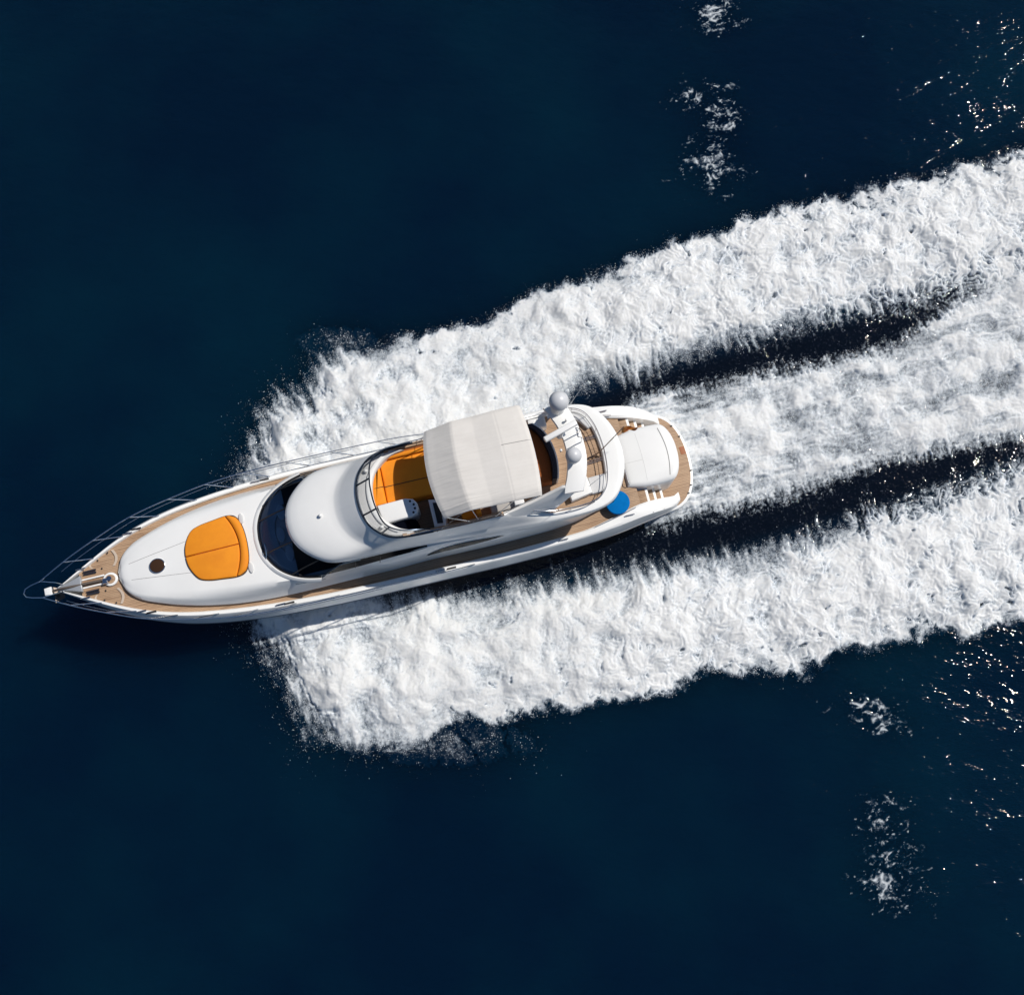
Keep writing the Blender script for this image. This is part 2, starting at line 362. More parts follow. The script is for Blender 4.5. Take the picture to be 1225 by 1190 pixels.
innerB = sstep(2.2, .2, np.abs(sdist([(-4.7,-4),(.9,-3.6),(5.6,-2.76),(10.3,-2.1),(15.8,-.4),(20.8,1.35),(24.5,2.6),(25,4),(18,2),(10,-.3),(3,-1.8),(-4,-3)], WX, WY)))
def band(d, inner):
    e = d + .40 * lump + .17 * fine + .10 * grain + .3 * slow
    edge_out = sstep(-.06, .42, e)
    e2 = d - .10 + (.35 + 1.0 * np.clip(slow + .35, 0, 1)) * cross + .32 * cross2 + .20 * fine + .60 * (worm - .3) * sstep(7, 17, WX) + .08 * grain
    edge_in = sstep(-.75, 1.1, e2)
    e3 = d - .30 + 1.05 * fan + .35 * slow + .30 * fine + .22 * lump + .28 * cross2 + .16 * grain
    edge_fr = sstep(-.50, .95, e3)
    r = edge_out * (1 - front * .9) + edge_fr * front * .9
    return r * (1 - inner) + edge_in * inner
fA = band(dA, innerA); fB = band(dB, innerB)
fC = sstep(-.35, .7, dC + .35 * fine + .25 * lump + .35 * cross2 + .25 * grain) * np.clip(.88 + .60 * along + .13 * along2 + .25 * slow - nearstern * (.12 - .34 * along2), .42, 1)
speck = sstep(-.02, .55, fbm(PX * 6, PY * 6, 3, .75, seed=61) + .25 * cross2 + .3 * grain)
fL = sstep(-.15, .45, dL + .2 * fine) * (.10 + .62 * speck); fU = sstep(-.2, .5, dU + .25 * fine) * (.10 + .62 * speck)
# lacy open holes spreading through the outer bands far astern and towards their rims
rimA = np.exp(-np.maximum(dA, 0) / 1.0) * (1 - innerA); rimB = np.exp(-np.maximum(dB, 0) / 1.0) * (1 - innerB)
hn = fbm(PX * 1.7, PY * 1.7, 4, .62, seed=71) + .2 * grain
holeA = sstep(.14, .62, hn - .22 + .50 * rimA * (1 - front) + .08 * sstep(2, 20, WX)); holeB = sstep(.14, .62, hn - .22 + .50 * rimB * (1 - front) + .08 * sstep(2, 20, WX))
fA = fA * (1 - .85 * holeA * (1 - .75 * worm)); fB = fB * (1 - .85 * holeB * (1 - .75 * worm))
# veil of droplets and threads drawn across the dark troughs
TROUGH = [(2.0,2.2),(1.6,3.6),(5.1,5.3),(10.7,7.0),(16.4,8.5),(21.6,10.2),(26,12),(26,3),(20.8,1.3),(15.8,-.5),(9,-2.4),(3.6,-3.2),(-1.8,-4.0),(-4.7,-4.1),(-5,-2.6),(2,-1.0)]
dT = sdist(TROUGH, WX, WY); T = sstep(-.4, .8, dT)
thread = sstep(.22, .60, fbm(AL * 4.2 + qx, AC * .8, 3, .7, seed=95) + .45 * slow + .25 * grain)
fT = T * (.03 + .42 * thread * np.exp(-np.minimum(np.maximum(-dA, 0), np.maximum(-dB, 0)) / 1.1))
fill = sstep(.2, 3.2, WX - 17.6 + .8 * slow) * sstep(-2.2, -.5, -np.abs(WY - (9.3 + (WX - 20) * .42))) 
fX = fill * np.clip(.45 + .5 * worm + .5 * n1, 0, .95)
mist = np.exp(-(((WX + 2.6) / 2.4) ** 2 + ((WY + 9.75) / .62) ** 2)) + .8 * np.exp(-(((WX + 7.2) / 1.4) ** 2 + ((WY - 6.6) / .5) ** 2))
fM = np.clip(mist * (.24 + .42 * fan + .30 * fine + .10 * grain), 0, .5)
F = np.maximum.reduce([fA, fB, fC, fL, fU, fT, fX, fM])
isC = sstep(-.3, .3, dC)
thin = .84 + .24 * slow + .50 * n1 + .10 * grain + aft * (1 - isC) * .22 * (worm - .35) + front * .30 * fan + isC * .10 * along2
F = np.clip(F * np.clip(thin, .42, 1.0), 0, 1)
ridge = .42 * sstep(0, 1.6, dA) + .42 * sstep(0, 1.6, dB) + .26 * sstep(-.2, 1.2, dC)
ridge = ridge + (.45 * front) * (sstep(.2, 1.8, dA) + sstep(.2, 1.8, dB))
H = ridge * (.8 + .3 * slow) + .22 * slow + .15 * fbm(PX * .8, PY * .8, 2, seed=8) + .095 * n1 + .05 * worm * aft * (1 - .6 * isC) + .015 * grain + .12 * along * isC + .06 * fan * front
H = .012 + np.maximum(H, 0) * sstep(.02, .8, F)
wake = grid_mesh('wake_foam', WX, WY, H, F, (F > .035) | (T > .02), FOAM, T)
tag(wake, 'white churning wake foam in three long bands trailing behind and beside the yacht', 'wake foam', kind='stuff')

# flung droplets along the ragged edges
prob = sstep(.02, .3, F) * sstep(.75, .35, F) + .55 * np.exp(-np.maximum(0, -np.maximum(dA, dB)) / (.10 + .14 * front)) * (F < .05)
prob = prob * (.25 + .75 * sstep(-.1, .5, cross2 + .5 * fine))
prob = prob + .30 * front * np.exp(-np.maximum(0, -np.maximum(dA, dB)) / .38) * (F < .05) * sstep(-.1, .4, fan)
prob = prob * (1 - .75 * T * (F < .35)) + .12 * np.exp(-(((WX + 2.2) / 2.6) ** 2 + ((WY + 9.9) / .75) ** 2)) * (F < .1) * sstep(-.2, .5, fan + .4 * fine)
pr = prob.ravel() / prob.sum(); NS = 75000
pick = np.random.RandomState(5).choice(pr.size, NS, p=pr); q = np.random.RandomState(6)
sz = .003 + .011 * q.rand(NS) ** 5
px = WX.ravel()[pick] + q.randn(NS) * .05; py = WY.ravel()[pick] + q.randn(NS) * .05
pz = H.ravel()[pick] + .02 + .35 * q.rand(NS) ** 2
octa = np.array([(1,1,1),(1,-1,-1),(-1,1,-1),(-1,-1,1)], float)
of = np.array([(0,1,2),(0,3,1),(0,2,3),(1,3,2)])
V = (octa[None] * sz[:, None, None] + np.stack([px, py, pz], -1)[:, None]).reshape(-1, 3)
Fc = (of[None] + 4 * np.arange(NS)[:, None, None]).reshape(-1, 3)
me = bpy.data.meshes.new('sea_spray'); me.vertices.add(len(V)); me.vertices.foreach_set('co', V.astype(np.float32).ravel())
me.loops.add(Fc.size); me.loops.foreach_set('vertex_index', Fc.ravel().astype(np.int32)); me.polygons.add(len(Fc)); me.polygons.foreach_set('loop_start', np.arange(0, Fc.size, 3, dtype=np.int32)); me.update(calc_edges=True)
me.materials.append(SPRAY); o = bpy.data.objects.new('sea_spray', me); C.objects.link(o)
tag(o, 'fine white spray droplets flung off the ragged edges of the wake', 'spray', kind='stuff')

# drifting patches of old foam
def patch(cx, cy, rx, ry, rot, seed, label, dens=0.0):
    a = np.arange(-rx * 1.7, rx * 1.7, .03); b = np.arange(-ry * 1.7, ry * 1.7, .03)
    X, Y = np.meshgrid(a, b); c, s = math.cos(rot), math.sin(rot)
    U, V_ = X / rx, Y / ry
    rr = .80 * np.sqrt(U * U + V_ * V_) + .35 * fbm(X * .8, Y * .8, 3, seed=seed)
    qx_ = .45 * fbm(X * .9, Y * .9, 3, seed=seed + 2); qy_ = .45 * fbm(X * .9, Y * .9, 3, seed=seed + 4)
    w = fbm(X * 1.1 + qx_, Y * 1.9 + qy_, 5, .68, seed=seed + 5)
    wv = np.clip(1 - 2.6 * np.abs(pn((X + qx_) * 2.6 + seed, (Y + qy_) * 3.4)), 0, 1)
    f = .74 * sstep(.05 - dens, .62 - dens, .30 - .62 * rr + 1.15 * w + .16 * wv) * (.45 + .55 * wv)
    f = np.maximum(f, .5 * sstep(.34, .62, fbm(X * 5.5, Y * 7.5, 3, .6, seed=seed + 9) + .25 * w - .35 * (rr - .8)) * sstep(1.5, 1.0, rr))
    o = grid_mesh('foam_patch', cx + X * c - Y * s, cy + X * s + Y * c, .012 + 0 * X + .012 * f, f, f > .06, FOAM)
    tag(o, label, 'foam patch', 'old foam patches drifting on the open sea', 'stuff')
patch(9.2, 21.9, 1.5, 1.05, .3, 100, 'broad grey white foam patch at the top edge of the sea', .05)
patch(7.6, 17.75, .9, .8, .5, 131, 'broken scatter of small foam flecks left of the long foam patch', -.04)
patch(9.1, 17.0, .95, 1.3, -.2, 160, 'long solid foam patch between the top patch and the wake', .06)
patch(8.7, 14.5, 1.4, 1.45, .1, 190, 'ragged foam patch just above the upper wake band', .02)
patch(14.2, -8.6, 1.55, .8, -.25, 220, 'lacy foam patch just below the lower wake band', .02)
patch(14.2, -12.7, 1.2, 1.1, .0, 250, 'faint sparse foam flecks between the two lower right patches', -.06)
patch(14.4, -14.8, 1.4, 1.4, .3, 280, 'ragged foam patch lowest in the lower right sea', .02)

# ------------------------------------------------------------------ the yacht
yacht = bpy.data.objects.new('motor_yacht', None); C.objects.link(yacht)
yacht.location = (7.4, 1.70, 0); yacht.rotation_euler = (0, 0, R(180 + 13.8))
tag(yacht, 'white motor yacht with teak decks speeding through the blue sea', 'yacht')
Y = yacht
def part(mb, name, m, parent=None, angle=38, label=None):
    o = mb.build(name, m, parent or Y, angle)
    if label: o['label'] = label
    return o

wg = tab([1.15,1.4,2,3,4,5.5,7,9,11.5,14.3,17,18.7,20.3,21.7,22.5,23.4,24.1,24.5,24.72],[1.74,1.93,2.10,2.26,2.40,2.53,2.58,2.62,2.62,2.60,2.48,2.31,2.04,1.63,1.28,.80,.40,.16,.04])
zg = tab([1.15,1.4,2,2.6,3.2,4,5.5,7,9,11.5,14.3,17,18.7,20.3,21.7,22.5,23.4,24.72],[.95,1.2,1.85,2.3,2.48,2.5,2.52,2.6,2.72,2.9,3.1,3.28,3.42,3.56,3.7,3.78,3.86,3.98])
rim = tab([1.15,2,3,4,5.5,9,17,22,24,24.72],[.32,.46,.50,.40,.26,.24,.20,.15,.10,.02])
zdk = lambda x: zg(x) - .13
wc = tab([1.15,14,17,20,22,24,24.72],[1.85,2.3,2.05,1.25,.6,.12,.02]); zc = tab([1.15,12,14,17,20,22,24.3,24.72],[-.1,-.05,.1,.5,1.4,2.3,3.3,3.7])
zk = tab([1.15,14,17,20,22,24,24.72],[-.8,-.8,-.4,.5,1.8,3.1,3.75])
flare = tab([1.15,2,4,12,16,20,22,23.5,24.72],[.03,.08,.14,.10,.14,.20,.16,.08,.01])
mb = MB(); secs = []
for x in list(np.linspace(1.15, 22, 90)) + list(np.linspace(22.15, 24.72, 24)):
    w, z, r, fl = wg(x), zg(x), min(rim(x), wg(x) * .8), flare(x)
    zi = zdk(x) if x > 2.95 else .45
    hh = max(z - max(zc(x), 0), .05)
    half = [(x, 0, zk(x)), (x, wc(x) * .5, zk(x) + (zc(x) - zk(x)) * .55), (x, wc(x), zc(x)), (x, wc(x) + .03 + (w + fl - wc(x)) * .35, zc(x) + .06 + hh * .22), (x, w + fl, z - hh * .42), (x, w + fl * .95, z - hh * .40 + .02),
            (x, w + fl * .55, z - hh * .16), (x, w, z - .05), (x, w - r * .18, z), (x, w - r * .8, z + .01), (x, w - r, z - .05), (x, w - r, zi - .12)]
    secs.append(both(half))
mb.loft(secs); mb.add(secs[0], [tuple(range(len(secs[0])))]); mb.add(secs[-1], [tuple(range(len(secs[-1])))])
hull = part(mb, 'hull', GEL, angle=30)
# rubbing strake along each side
for s in (1, -1):
    mb = MB(); P = []
    for x in np.linspace(1.7, 23.8, 70):
        hh = max(zg(x) - max(zc(x), 0), .05); P.append((x, s * (wg(x) + flare(x) * .97 + .005), zg(x) - hh * .41))
    mb.tube(P, .022, 5); part(mb, 'rubbing_strake', SEAM, hull)
# bow plate with the white stem fitting
mb = MB(); mb.pad([(23.8, .30), (24.3, .14), (24.7, .05), (24.7, -.05), (24.3, -.14), (23.8, -.30)], 3.86, .15, .03); part(mb, 'bow_plate', mat('bow_plate_metal', (.52, .54, .56), .35, .55))

# main deck
mb = MB(); secs = []
for x in np.linspace(2.95, 23.9, 80):
    w = wg(x) - rim(x) + .02
    secs.append([(x, w * t, zdk(x) + .03 * (1 - t * t)) for t in np.linspace(-1, 1, 9)])
mb.loft(secs); part(mb, 'main_deck', TEAK)

# foredeck coachroof and house sides in one moulding
K = {  # x: (zc, w2, z2, w3, z3, w4, z4, w5)
 22.48: (3.78,.02,3.78,.06,3.74,.10,3.70,.10), 22.3: (3.93,.30,3.90,.52,3.82,.60,3.70,.60), 21.9: (4.0,.66,3.95,.95,3.86,1.02,3.66,1.01), 21.2: (4.08,.98,4.02,1.28,3.9,1.35,3.6,1.33), 20.4: (4.14,1.2,4.07,1.53,3.94,1.62,3.5,1.6),
 19.4: (4.20,1.38,4.12,1.75,3.95,1.86,3.4,1.84), 18.2: (4.24,1.55,4.17,1.93,3.95,2.03,3.3,2.02), 17.2: (4.28,1.66,4.22,2.0,3.95,2.10,3.2,2.09), 16.2: (4.3,1.75,4.25,2.02,4.0,2.12,3.15,2.11),
 15.2: (4.4,1.86,4.4,2.02,4.1,2.12,3.1,2.10), 14: (4.55,1.88,4.55,2.02,4.1,2.11,3.1,2.08), 12.65: (4.7,1.86,4.7,2.0,4.15,2.07,3.0,2.04), 11.2: (4.9,1.85,4.93,1.99,4.2,2.03,3.0,1.99),
 9.0: (4.9,1.92,4.93,2.06,4.2,2.05,2.9,1.99), 7: (4.9,1.90,4.9,1.99,4.1,2.0,2.75,1.96), 5.6: (4.8,1.75,4.8,1.84,4.0,1.86,2.7,1.84), 4.6: (4.7,1.55,4.7,1.62,3.9,1.64,2.6,1.6)}
kx = sorted(K); K = {x: (k if x < 13 else (k[0], k[1], k[2], k[7] - (.15 if x < 21.5 else .10 if x < 22.2 else .05 if x < 22.4 else .01), min(k[2] - .05, zdk(x) + .52), k[7] + .0, zdk(x) + .16, k[7] - (.14 if x < 21.5 else .09 if x < 22.4 else .01))) for x, k in K.items()}
KT = [tab(kx, [K[x][i] for x in kx]) for i in range(8)]
def ksec(x):
    a = [f(x) for f in KT]; zb = zdk(x) - .05
    return [(x, 0, a[0]), (x, a[1] * .5, a[0] - .25 * (a[0] - a[2])), (x, a[1] * .93, a[2] + .012), (x, a[1], a[2]), (x, a[1] + (a[3] - a[1]) * .55, a[2] - (a[2] - a[4]) * .38), (x, a[3], a[4]), (x, a[5], a[6]), (x, a[7], zb)]
mb = MB(); secs = [both(ksec(x)) for x in np.concatenate([np.linspace(4.6, 21.2, 90), np.linspace(21.3, 22.48, 22)])]
mb.loft(secs); mb.add(secs[0], [tuple(range(len(secs[0])))]); mb.add(secs[-1], [tuple(range(len(secs[-1])))])
coach = part(mb, 'coachroof', GEL, angle=50)
# fine moulded lines on the foredeck
ctop = lambda x, y: KT[0](x) - (KT[0](x) - KT[2](x)) * (abs(y) / max(KT[1](x), .05)) ** 1.5
for s in (1, -1):
    mb = MB(); mb.tube([(x, s * (.30 + (22.0 - x) * .13), ctop(x, .30 + (22.0 - x) * .13) + .002) for x in np.linspace(22.0, 19.5, 14)], .009, 5); part(mb, 'deck_seam', SEAM, coach)
    mb = MB(); a = [(17.62 + .09 * math.cos(t), s * (.93 + .2 * math.sin(t)) + .02) for t in np.linspace(0, 2 * math.pi, 16, False)]
    mb.pad(a, 4.23, .06, .025); part(mb, 'deck_vent', GREYPAD, coach)
# porthole hatch
mb = MB(); cz = ctop(20.95, .1)
mb.pad([(20.95 + .30 * math.cos(t), .04 + .28 * math.sin(t)) for t in np.linspace(0, 2 * math.pi, 28, False)], cz - .03, .07, .02); hatch = part(mb, 'deck_hatch', STEEL)
mb = MB(); mb.pad([(20.95 + .265 * math.cos(t), .04 + .245 * math.sin(t)) for t in np.linspace(0, 2 * math.pi, 28, False)], cz + .035, .02, .01); part(mb, 'hatch_glass', mat('hatch_smoked_glass', (.05, .025, .012), .08), hatch)

# windscreen: base arc up to the roof brow
BA = [(17.10,0,4.32),(17.05,.45,4.32),(16.90,.85,4.32),(16.62,1.25,4.33),(16.2,1.58,4.36),(15.7,1.80,4.42),(15.15,1.93,4.50)]
RA = [(15.88,0,5.50),(15.82,.45,5.50),(15.64,.85,5.48),(15.36,1.18,5.45),(15.0,1.47,5.41),(14.6,1.66,5.36),(14.15,1.73,5.28)]
bas = crom(BA, 5); roa = crom(RA, 5)
def mixp(a, b, t): return tuple(np.array(a) * (1 - t) + np.array(b) * t)
mb = MB(); secs = []
for t in (0, .25, .5, .75, 1.0):
    bl = .05 * math.sin(math.pi * t)
    h_ = [tuple(np.array(mixp(a, b, t)) + np.array((bl, 0, bl * .6))) for a, b in zip(bas, roa)]
    secs.append(both(h_))
mb.loft(secs); wind = part(mb, 'windscreen', TINT)
for q in (7, 20):
    for s in (1, -1):
        mb = MB(); mb.tube([(p[0] + .05 * math.sin(math.pi * t) + .012, s * p[1], p[2] + .03 * math.sin(math.pi * t) + .012) for t in np.linspace(0, 1, 6) for p in [mixp(bas[q], roa[q], t)]], .026, 6); part(mb, 'mullion', BLACK, wind)
mb = MB(); mb.tube(both([(p[0] + .015, p[1], p[2] + .01) for p in bas]), .035, 6); part(mb, 'screen_gasket', BLACK, wind)
# wipers
for s, (a, b) in ((1, (9, 3)), (-1, (14, 22))):
    mb = MB(); p, q = bas[a], bas[b]
    for off in (0, .05):
        mb.tube([(p[0] + .03, s * p[1], p[2] + .08), tuple(np.array(mixp((bas[(a + b) // 2][0] - .05 - off, s * bas[(a + b) // 2][1], 4.42), (roa[(a + b) // 2][0], s * roa[(a + b) // 2][1], 5.5), .12)) + np.array((.08, 0, .05))), (q[0] - .15, s * q[1], q[2] + .2)], .013, 5)
    part(mb, 'wiper', STEEL, wind)
# white cowl in front of the glass
mb = MB(); secs = []
for i, p in enumerate(bas):
    n_ = Vector((max(.15, 1 - (i / len(bas)) ** 2 * .8), .15 + (i / len(bas)) * 1.0, 0)).normalized()
    secs.append([(p[0] - n_.x * .02, p[1] - n_.y * .02, p[2] - .12), (p[0] + n_.x * .0, p[1] + n_.y * 0, p[2] + .0), (p[0] + n_.x * .10, p[1] + n_.y * .07, p[2] + .02), (p[0] + n_.x * .22, p[1] + n_.y * .13, p[2] - .03), (p[0] + n_.x * .30, p[1] + n_.y * .17, p[2] - .14)])
full = [[(x, -y, z) for (x, y, z) in s_] for s_ in secs[::-1]] + secs[1:]
mb.loft(full); part(mb, 'windscreen_cowl', GEL)
# dashboard and helm seats behind the glass
mb = MB(); d_ = [(p[0] - .10, p[1] * .95) for p in both(bas)]
d2 = [(p[0] - .62, p[1] * .80) for p in both(bas)][::-1]
mb.strip(d_, d2[::-1], 4.28, .14, .04); dash = part(mb, 'dashboard', mat('grey_dash_leather', (.62, .70, .76), .7))
for y in (-.75, .05, .8):
    mb = MB(); mb.pad([(16.3 + .16 * math.cos(t) - abs(y) * .25, y + .3 * math.sin(t)) for t in np.linspace(0, 2 * math.pi, 14, False)], 4.40, .10, .04); part(mb, 'instrument_pod', mat('dash_pod', (.58, .66, .72), .6), dash)
mb = MB(); mb.box(11.5, 15.95, -1.7, 1.7, 4.44, 4.52); part(mb, 'saloon_floor', mat('dark_carpet', (.02, .018, .02), .9))

# upper body: brow, roof and flybridge sides as one ring-shaped moulding
OUT = [(15.88,0,5.5),(15.82,.45,5.5),(15.64,.85,5.48),(15.36,1.18,5.45),(15.0,1.47,5.41),(14.6,1.66,5.36),(14.0,1.74,5.26),(13.2,1.74,5.18),(12.3,1.74,5.10),(11.3,1.78,5.02),(10,1.87,4.95),(8.6,1.97,4.90),(7.4,2.07,4.86),(6.4,2.07,4.86),(5.4,2.05,4.86),(4.65,1.95,4.86),(4.15,1.70,4.86),(3.78,1.2,4.86),(3.55,.6,4.86),(3.48,0,4.86)]
INN = [(13.15,0,6.65),(13.13,.3,6.65),(13.06,.62,6.65),(12.93,.92,6.64),(12.72,1.18,6.62),(12.45,1.40,6.6),(12.1,1.54,6.57),(11.6,1.6,6.53),(11.0,1.62,6.5),(10.3,1.63,6.45),(9.4,1.63,6.4),(8.5,1.60,6.28),(7.7,1.62,5.95),(6.7,1.79,5.4),(5.6,1.84,5.22),(4.95,1.76,5.2),(4.56,1.52,5.2),(4.34,1.08,5.2),(4.23,.55,5.2),(4.19,0,5.2)]
ou = crom(OUT, 4); inn = crom(INN, 4); NR = len(ou)
SF = [0, .012, .04, .10, .22, .40, .58, .66, .70, .78, .9, 1.0]
ZA = [0, .10, .17, .24, .32, .39, .445, .46, .49, .62, .84, 1.0]
SB = [0, .02, .05, .12, .28, .38, .48, .58, .66, .78, .9, 1.0]
ZB = [0, .10, .18, .27, .34, .40, .52, .64, .74, .86, .95, 1.0]
SC = [0, .0, .02, .06, .14, .25, .4, .55, .7, .8, .9, 1.0]
ZC = [0, .3, .55, .8, .92, .96, .98, .99, 1.0, 1.0, 1.0, 1.0]
secs = []
for i in range(NR):
    u = i / 4.0
    a = 1 - float(sstep(3.5, 7.5, np.array(u))); c = float(sstep(11.0, 14.5, np.array(u))); b = 1 - a - c
    o_, n_ = np.array(ou[i]), np.array(inn[i]); S_ = []
    inw = n_ - o_; inw[2] = 0; inw = inw / max(np.linalg.norm(inw), .01)
    S_.append(tuple(o_ + inw * .9 + np.array((0, 0, -.02)))); S_.append(tuple(o_ + inw * .12 + np.array((0, 0, -.09)))); S_.append(tuple(o_ + inw * .03 + np.array((0, 0, -.06))))
    for k in range(len(SF)):
        s_ = a * SF[k] + b * SB[k] + c * SC[k]; z_ = a * ZA[k] + b * ZB[k] + c * ZC[k]
        p = o_ + (n_ - o_) * s_; p[2] = o_[2] + (n_[2] - o_[2]) * z_
        S_.append(tuple(p))
    fz = 5.03 + (n_[0] - 4.2) * .05
    S_.append(tuple(n_ + inw * .05)); S_.append((n_[0] + inw[0] * .08, n_[1] + inw[1] * .08, n_[2] - .04)); S_.append((n_[0] + inw[0] * .10, n_[1] + inw[1] * .10, fz - .02))
    secs.append(S_)
full = secs + [[(x, -y, z) for (x, y, z) in s_] for s_ in secs[-2:0:-1]]
mb = MB(); mb.loft(full + [full[0]]); fly = part(mb, 'flybridge_body', GEL, angle=28)
# flybridge teak sole
fl = [(p[0], p[1] + .0) for p in inn]; flo = [(x - (.08 if x > 12 else 0), y - .05) for x, y in fl]
ring = flo + [(x, -y) for x, y in flo[-2:0:-1]]
mb = MB(); v = [(x, y, 5.03 + (x - 4.2) * .05) for x, y in ring]; nv = len(v)
half = len(flo); f = []
for i in range(half - 1):
    j0, j1 = (nv - i) % nv, (nv - i - 1) % nv
    f.append((i, i + 1, j1, j0) if i else (0, 1, nv - 1))
f = [tuple(dict.fromkeys(q)) for q in f]; f = [q for q in f if len(q) > 2]
mb.add(v, f); part(mb, 'flybridge_deck', TEAK)

# dome light on the roof
mb = MB(); mb.sphere((14.55, .05, 6.07), .07, .07, .06, 12, 6); part(mb, 'roof_light', WHITEP)

# side windows (two swept lenses each side)
def wall(x, z):
    s_ = ksec(x)[3:]
    zz = [p[2] for p in s_][::-1]; yy = [p[1] for p in s_][::-1]
    return float(np.interp(z, zz, yy))
okx = [p[0] for p in ou][::-1]; oky = [p[1] for p in ou][::-1]; okz = [p[2] for p in ou][::-1]
for s in (1, -1):
    mb = MB(); secs = []
    for x in np.linspace(15.15, 11.2, 30):
        zl = np.interp(x, [11.2, 12.65, 14, 15.15], [4.92, 4.70, 4.55, 4.42]); yl = wall(x, zl) + .012
        i_ = [k for k in range(len(ou)) if k > 20]
        yo = np.interp(x, [11.3, 12.3, 13.2, 14.0, 14.6, 15.15], [1.77, 1.73, 1.73, 1.735, 1.80, 1.935]); zo = np.interp(x, [11.2, 12.3, 13.2, 14.0, 14.6, 15.15], [4.96, 5.06, 5.14, 5.2, 4.95, 4.46])
        secs.append([(x, s * mixp((yl, 0), (yo, 0), t)[0], zl + (zo - zl) * t) for t in np.linspace(0, 1, 4)])
    mb.loft(secs); w_ = part(mb, 'side_window', DARKGLASS)
    for x in (13.9, 13.0):
        b_ = MB(); b_.tube([(x, s * (wall(x, 4.5) + .02), 4.55), (x - .1, s * 1.78, 5.05)], .012, 5); part(b_, 'window_bar', BLACK, w_)
    mb = MB(); secs = []
    for x in np.linspace(11.35, 8.4, 26):
        t_ = (11.35 - x) / 2.95; zl = 4.02 + .45 * t_ ; hgt = .46 * math.sin(math.pi * t_ ** .75) ** .8 + .004
        secs.append([(x, s * (wall(x, zl + hgt * t) + .022), zl + hgt * t) for t in np.linspace(0, 1, 5)])
    mb.loft(secs); part(mb, 'side_window', DARKGLASS)
    # saloon corner pillar trim
    mb = MB(); mb.tube([(15.2, s * 1.97, 4.46), (14.8, s * 1.87, 4.85), (14.35, s * 1.77, 5.2), (13.6, s * 1.77, 5.2)], .02, 5); part(mb, 'pillar_trim', STEEL)

# flybridge windscreen
SB_ = [(p[0] - .02, p[1], p[2] + .02) for p in inn[:34]]
ST = [(12.55,0,7.32),(12.54,.3,7.32),(12.49,.62,7.32),(12.42,.92,7.31),(12.3,1.16,7.29),(12.08,1.34,7.25),(11.75,1.47,7.18),(11.3,1.53,7.05),(10.9,1.57,6.82)]
sto = crom(ST, 4)[:34]
mb = MB(); secs = [both([mixp(a, b, t) for a, b in zip(SB_, sto)]) for t in (0, .5, 1)]
mb.loft(secs); scr = part(mb, 'flybridge_screen', CLEAR)
mb = MB(); mb.tube(both(SB_), .036, 6); part(mb, 'screen_base_frame', DARKTUBE, scr)
mb = MB(); mb.tube(both(sto), .026, 6); part(mb, 'screen_top_frame', DARKTUBE, scr)
for q in (7, 18):
    for s in (1, -1):
        mb = MB(); a, b = SB_[q], sto[q]; mb.tube([(a[0], s * a[1], a[2]), (b[0], s * b[1], b[2])], .034, 6); part(mb, 'screen_post', DARKTUBE, scr)
# shelf behind the flybridge screen
mb = MB(); sh = [(p[0] - .07, p[1] * .96) for p in both(inn[:28])]; sh2 = [(p[0] - .58, p[1] * .9) for p in both(inn[:28])][::-1]
mb.strip(sh, sh2[::-1], 6.2, .36, .03); shelf = part(mb, 'screen_shelf', GREYPAD)
mb = MB(); sh = [(p[0] - .36, p[1] * .955) for p in both(inn[:22])]; sh2 = [(p[0] - .56, p[1] * .915) for p in both(inn[:22])][::-1]
mb.strip(sh, sh2[::-1], 6.2, .44, .04); part(mb, 'shelf_ledge', GEL, shelf)
for (x, y) in ((12.62, -.98), (12.5, 1.08)):
    mb = MB(); mb.sphere((x, y, 6.66), .08, .07, .09, 10, 6); mb.tube([(x, y, 6.5), (x, y, 6.66)], .04); part(mb, 'shelf_speaker', WHITEP, shelf)
# console with four cup holders
mb = MB(); mb.pad([(12.5,.30),(11.5,.28),(11.25,.36),(11.14,.52),(11.13,.72),(11.22,.88),(11.42,.95),(12.4,.97)], 5.4, 1.22, .05); con = part(mb, 'console', GEL)
for (x, y) in ((11.36,.42),(11.26,.56),(11.25,.70),(11.33,.83)):
    mb = MB(); mb.pad([(x + .042 * math.cos(t), y + .042 * math.sin(t)) for t in np.linspace(0, 2 * math.pi, 12, False)], 6.6, .026, .004); part(mb, 'cup_holder', BLACK, con)
# stairwell down to the saloon: solid block, its darkness painted on
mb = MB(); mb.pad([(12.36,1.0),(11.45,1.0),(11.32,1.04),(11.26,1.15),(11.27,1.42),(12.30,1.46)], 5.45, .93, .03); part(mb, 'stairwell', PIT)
# helm station and seat under the canopy
mb = MB(); mb.pad([(10.75,.45),(10.75,1.45),(10.35,1.5),(10.25,1.1),(10.3,.55)], 5.3, 1.0, .05); helm = part(mb, 'helm_console', GEL)
mb = MB(); mb.pad([(10.62,.6),(10.62,1.35),(10.42,1.38),(10.38,.65)], 6.29, .06, .02); part(mb, 'helm_panel', BLACK, helm)
mb = MB(); mb.tube([(10.18 + .05 * math.sin(t), .98 + .19 * math.cos(t), 6.2 + .19 * math.sin(t)) for t in np.linspace(0, 2 * math.pi, 20)], .016, 6); part(mb, 'steering_wheel', BLACK, helm)
mb = MB(); mb.pad([(9.75,.75),(9.75,1.4),(9.2,1.4),(9.2,.75)], 5.3, .62, .08); mb.pad([(9.22,.75),(9.22,1.4),(9.05,1.4),(9.05,.75)], 5.3, 1.1, .06); part(mb, 'helm_seat', ORANGE)
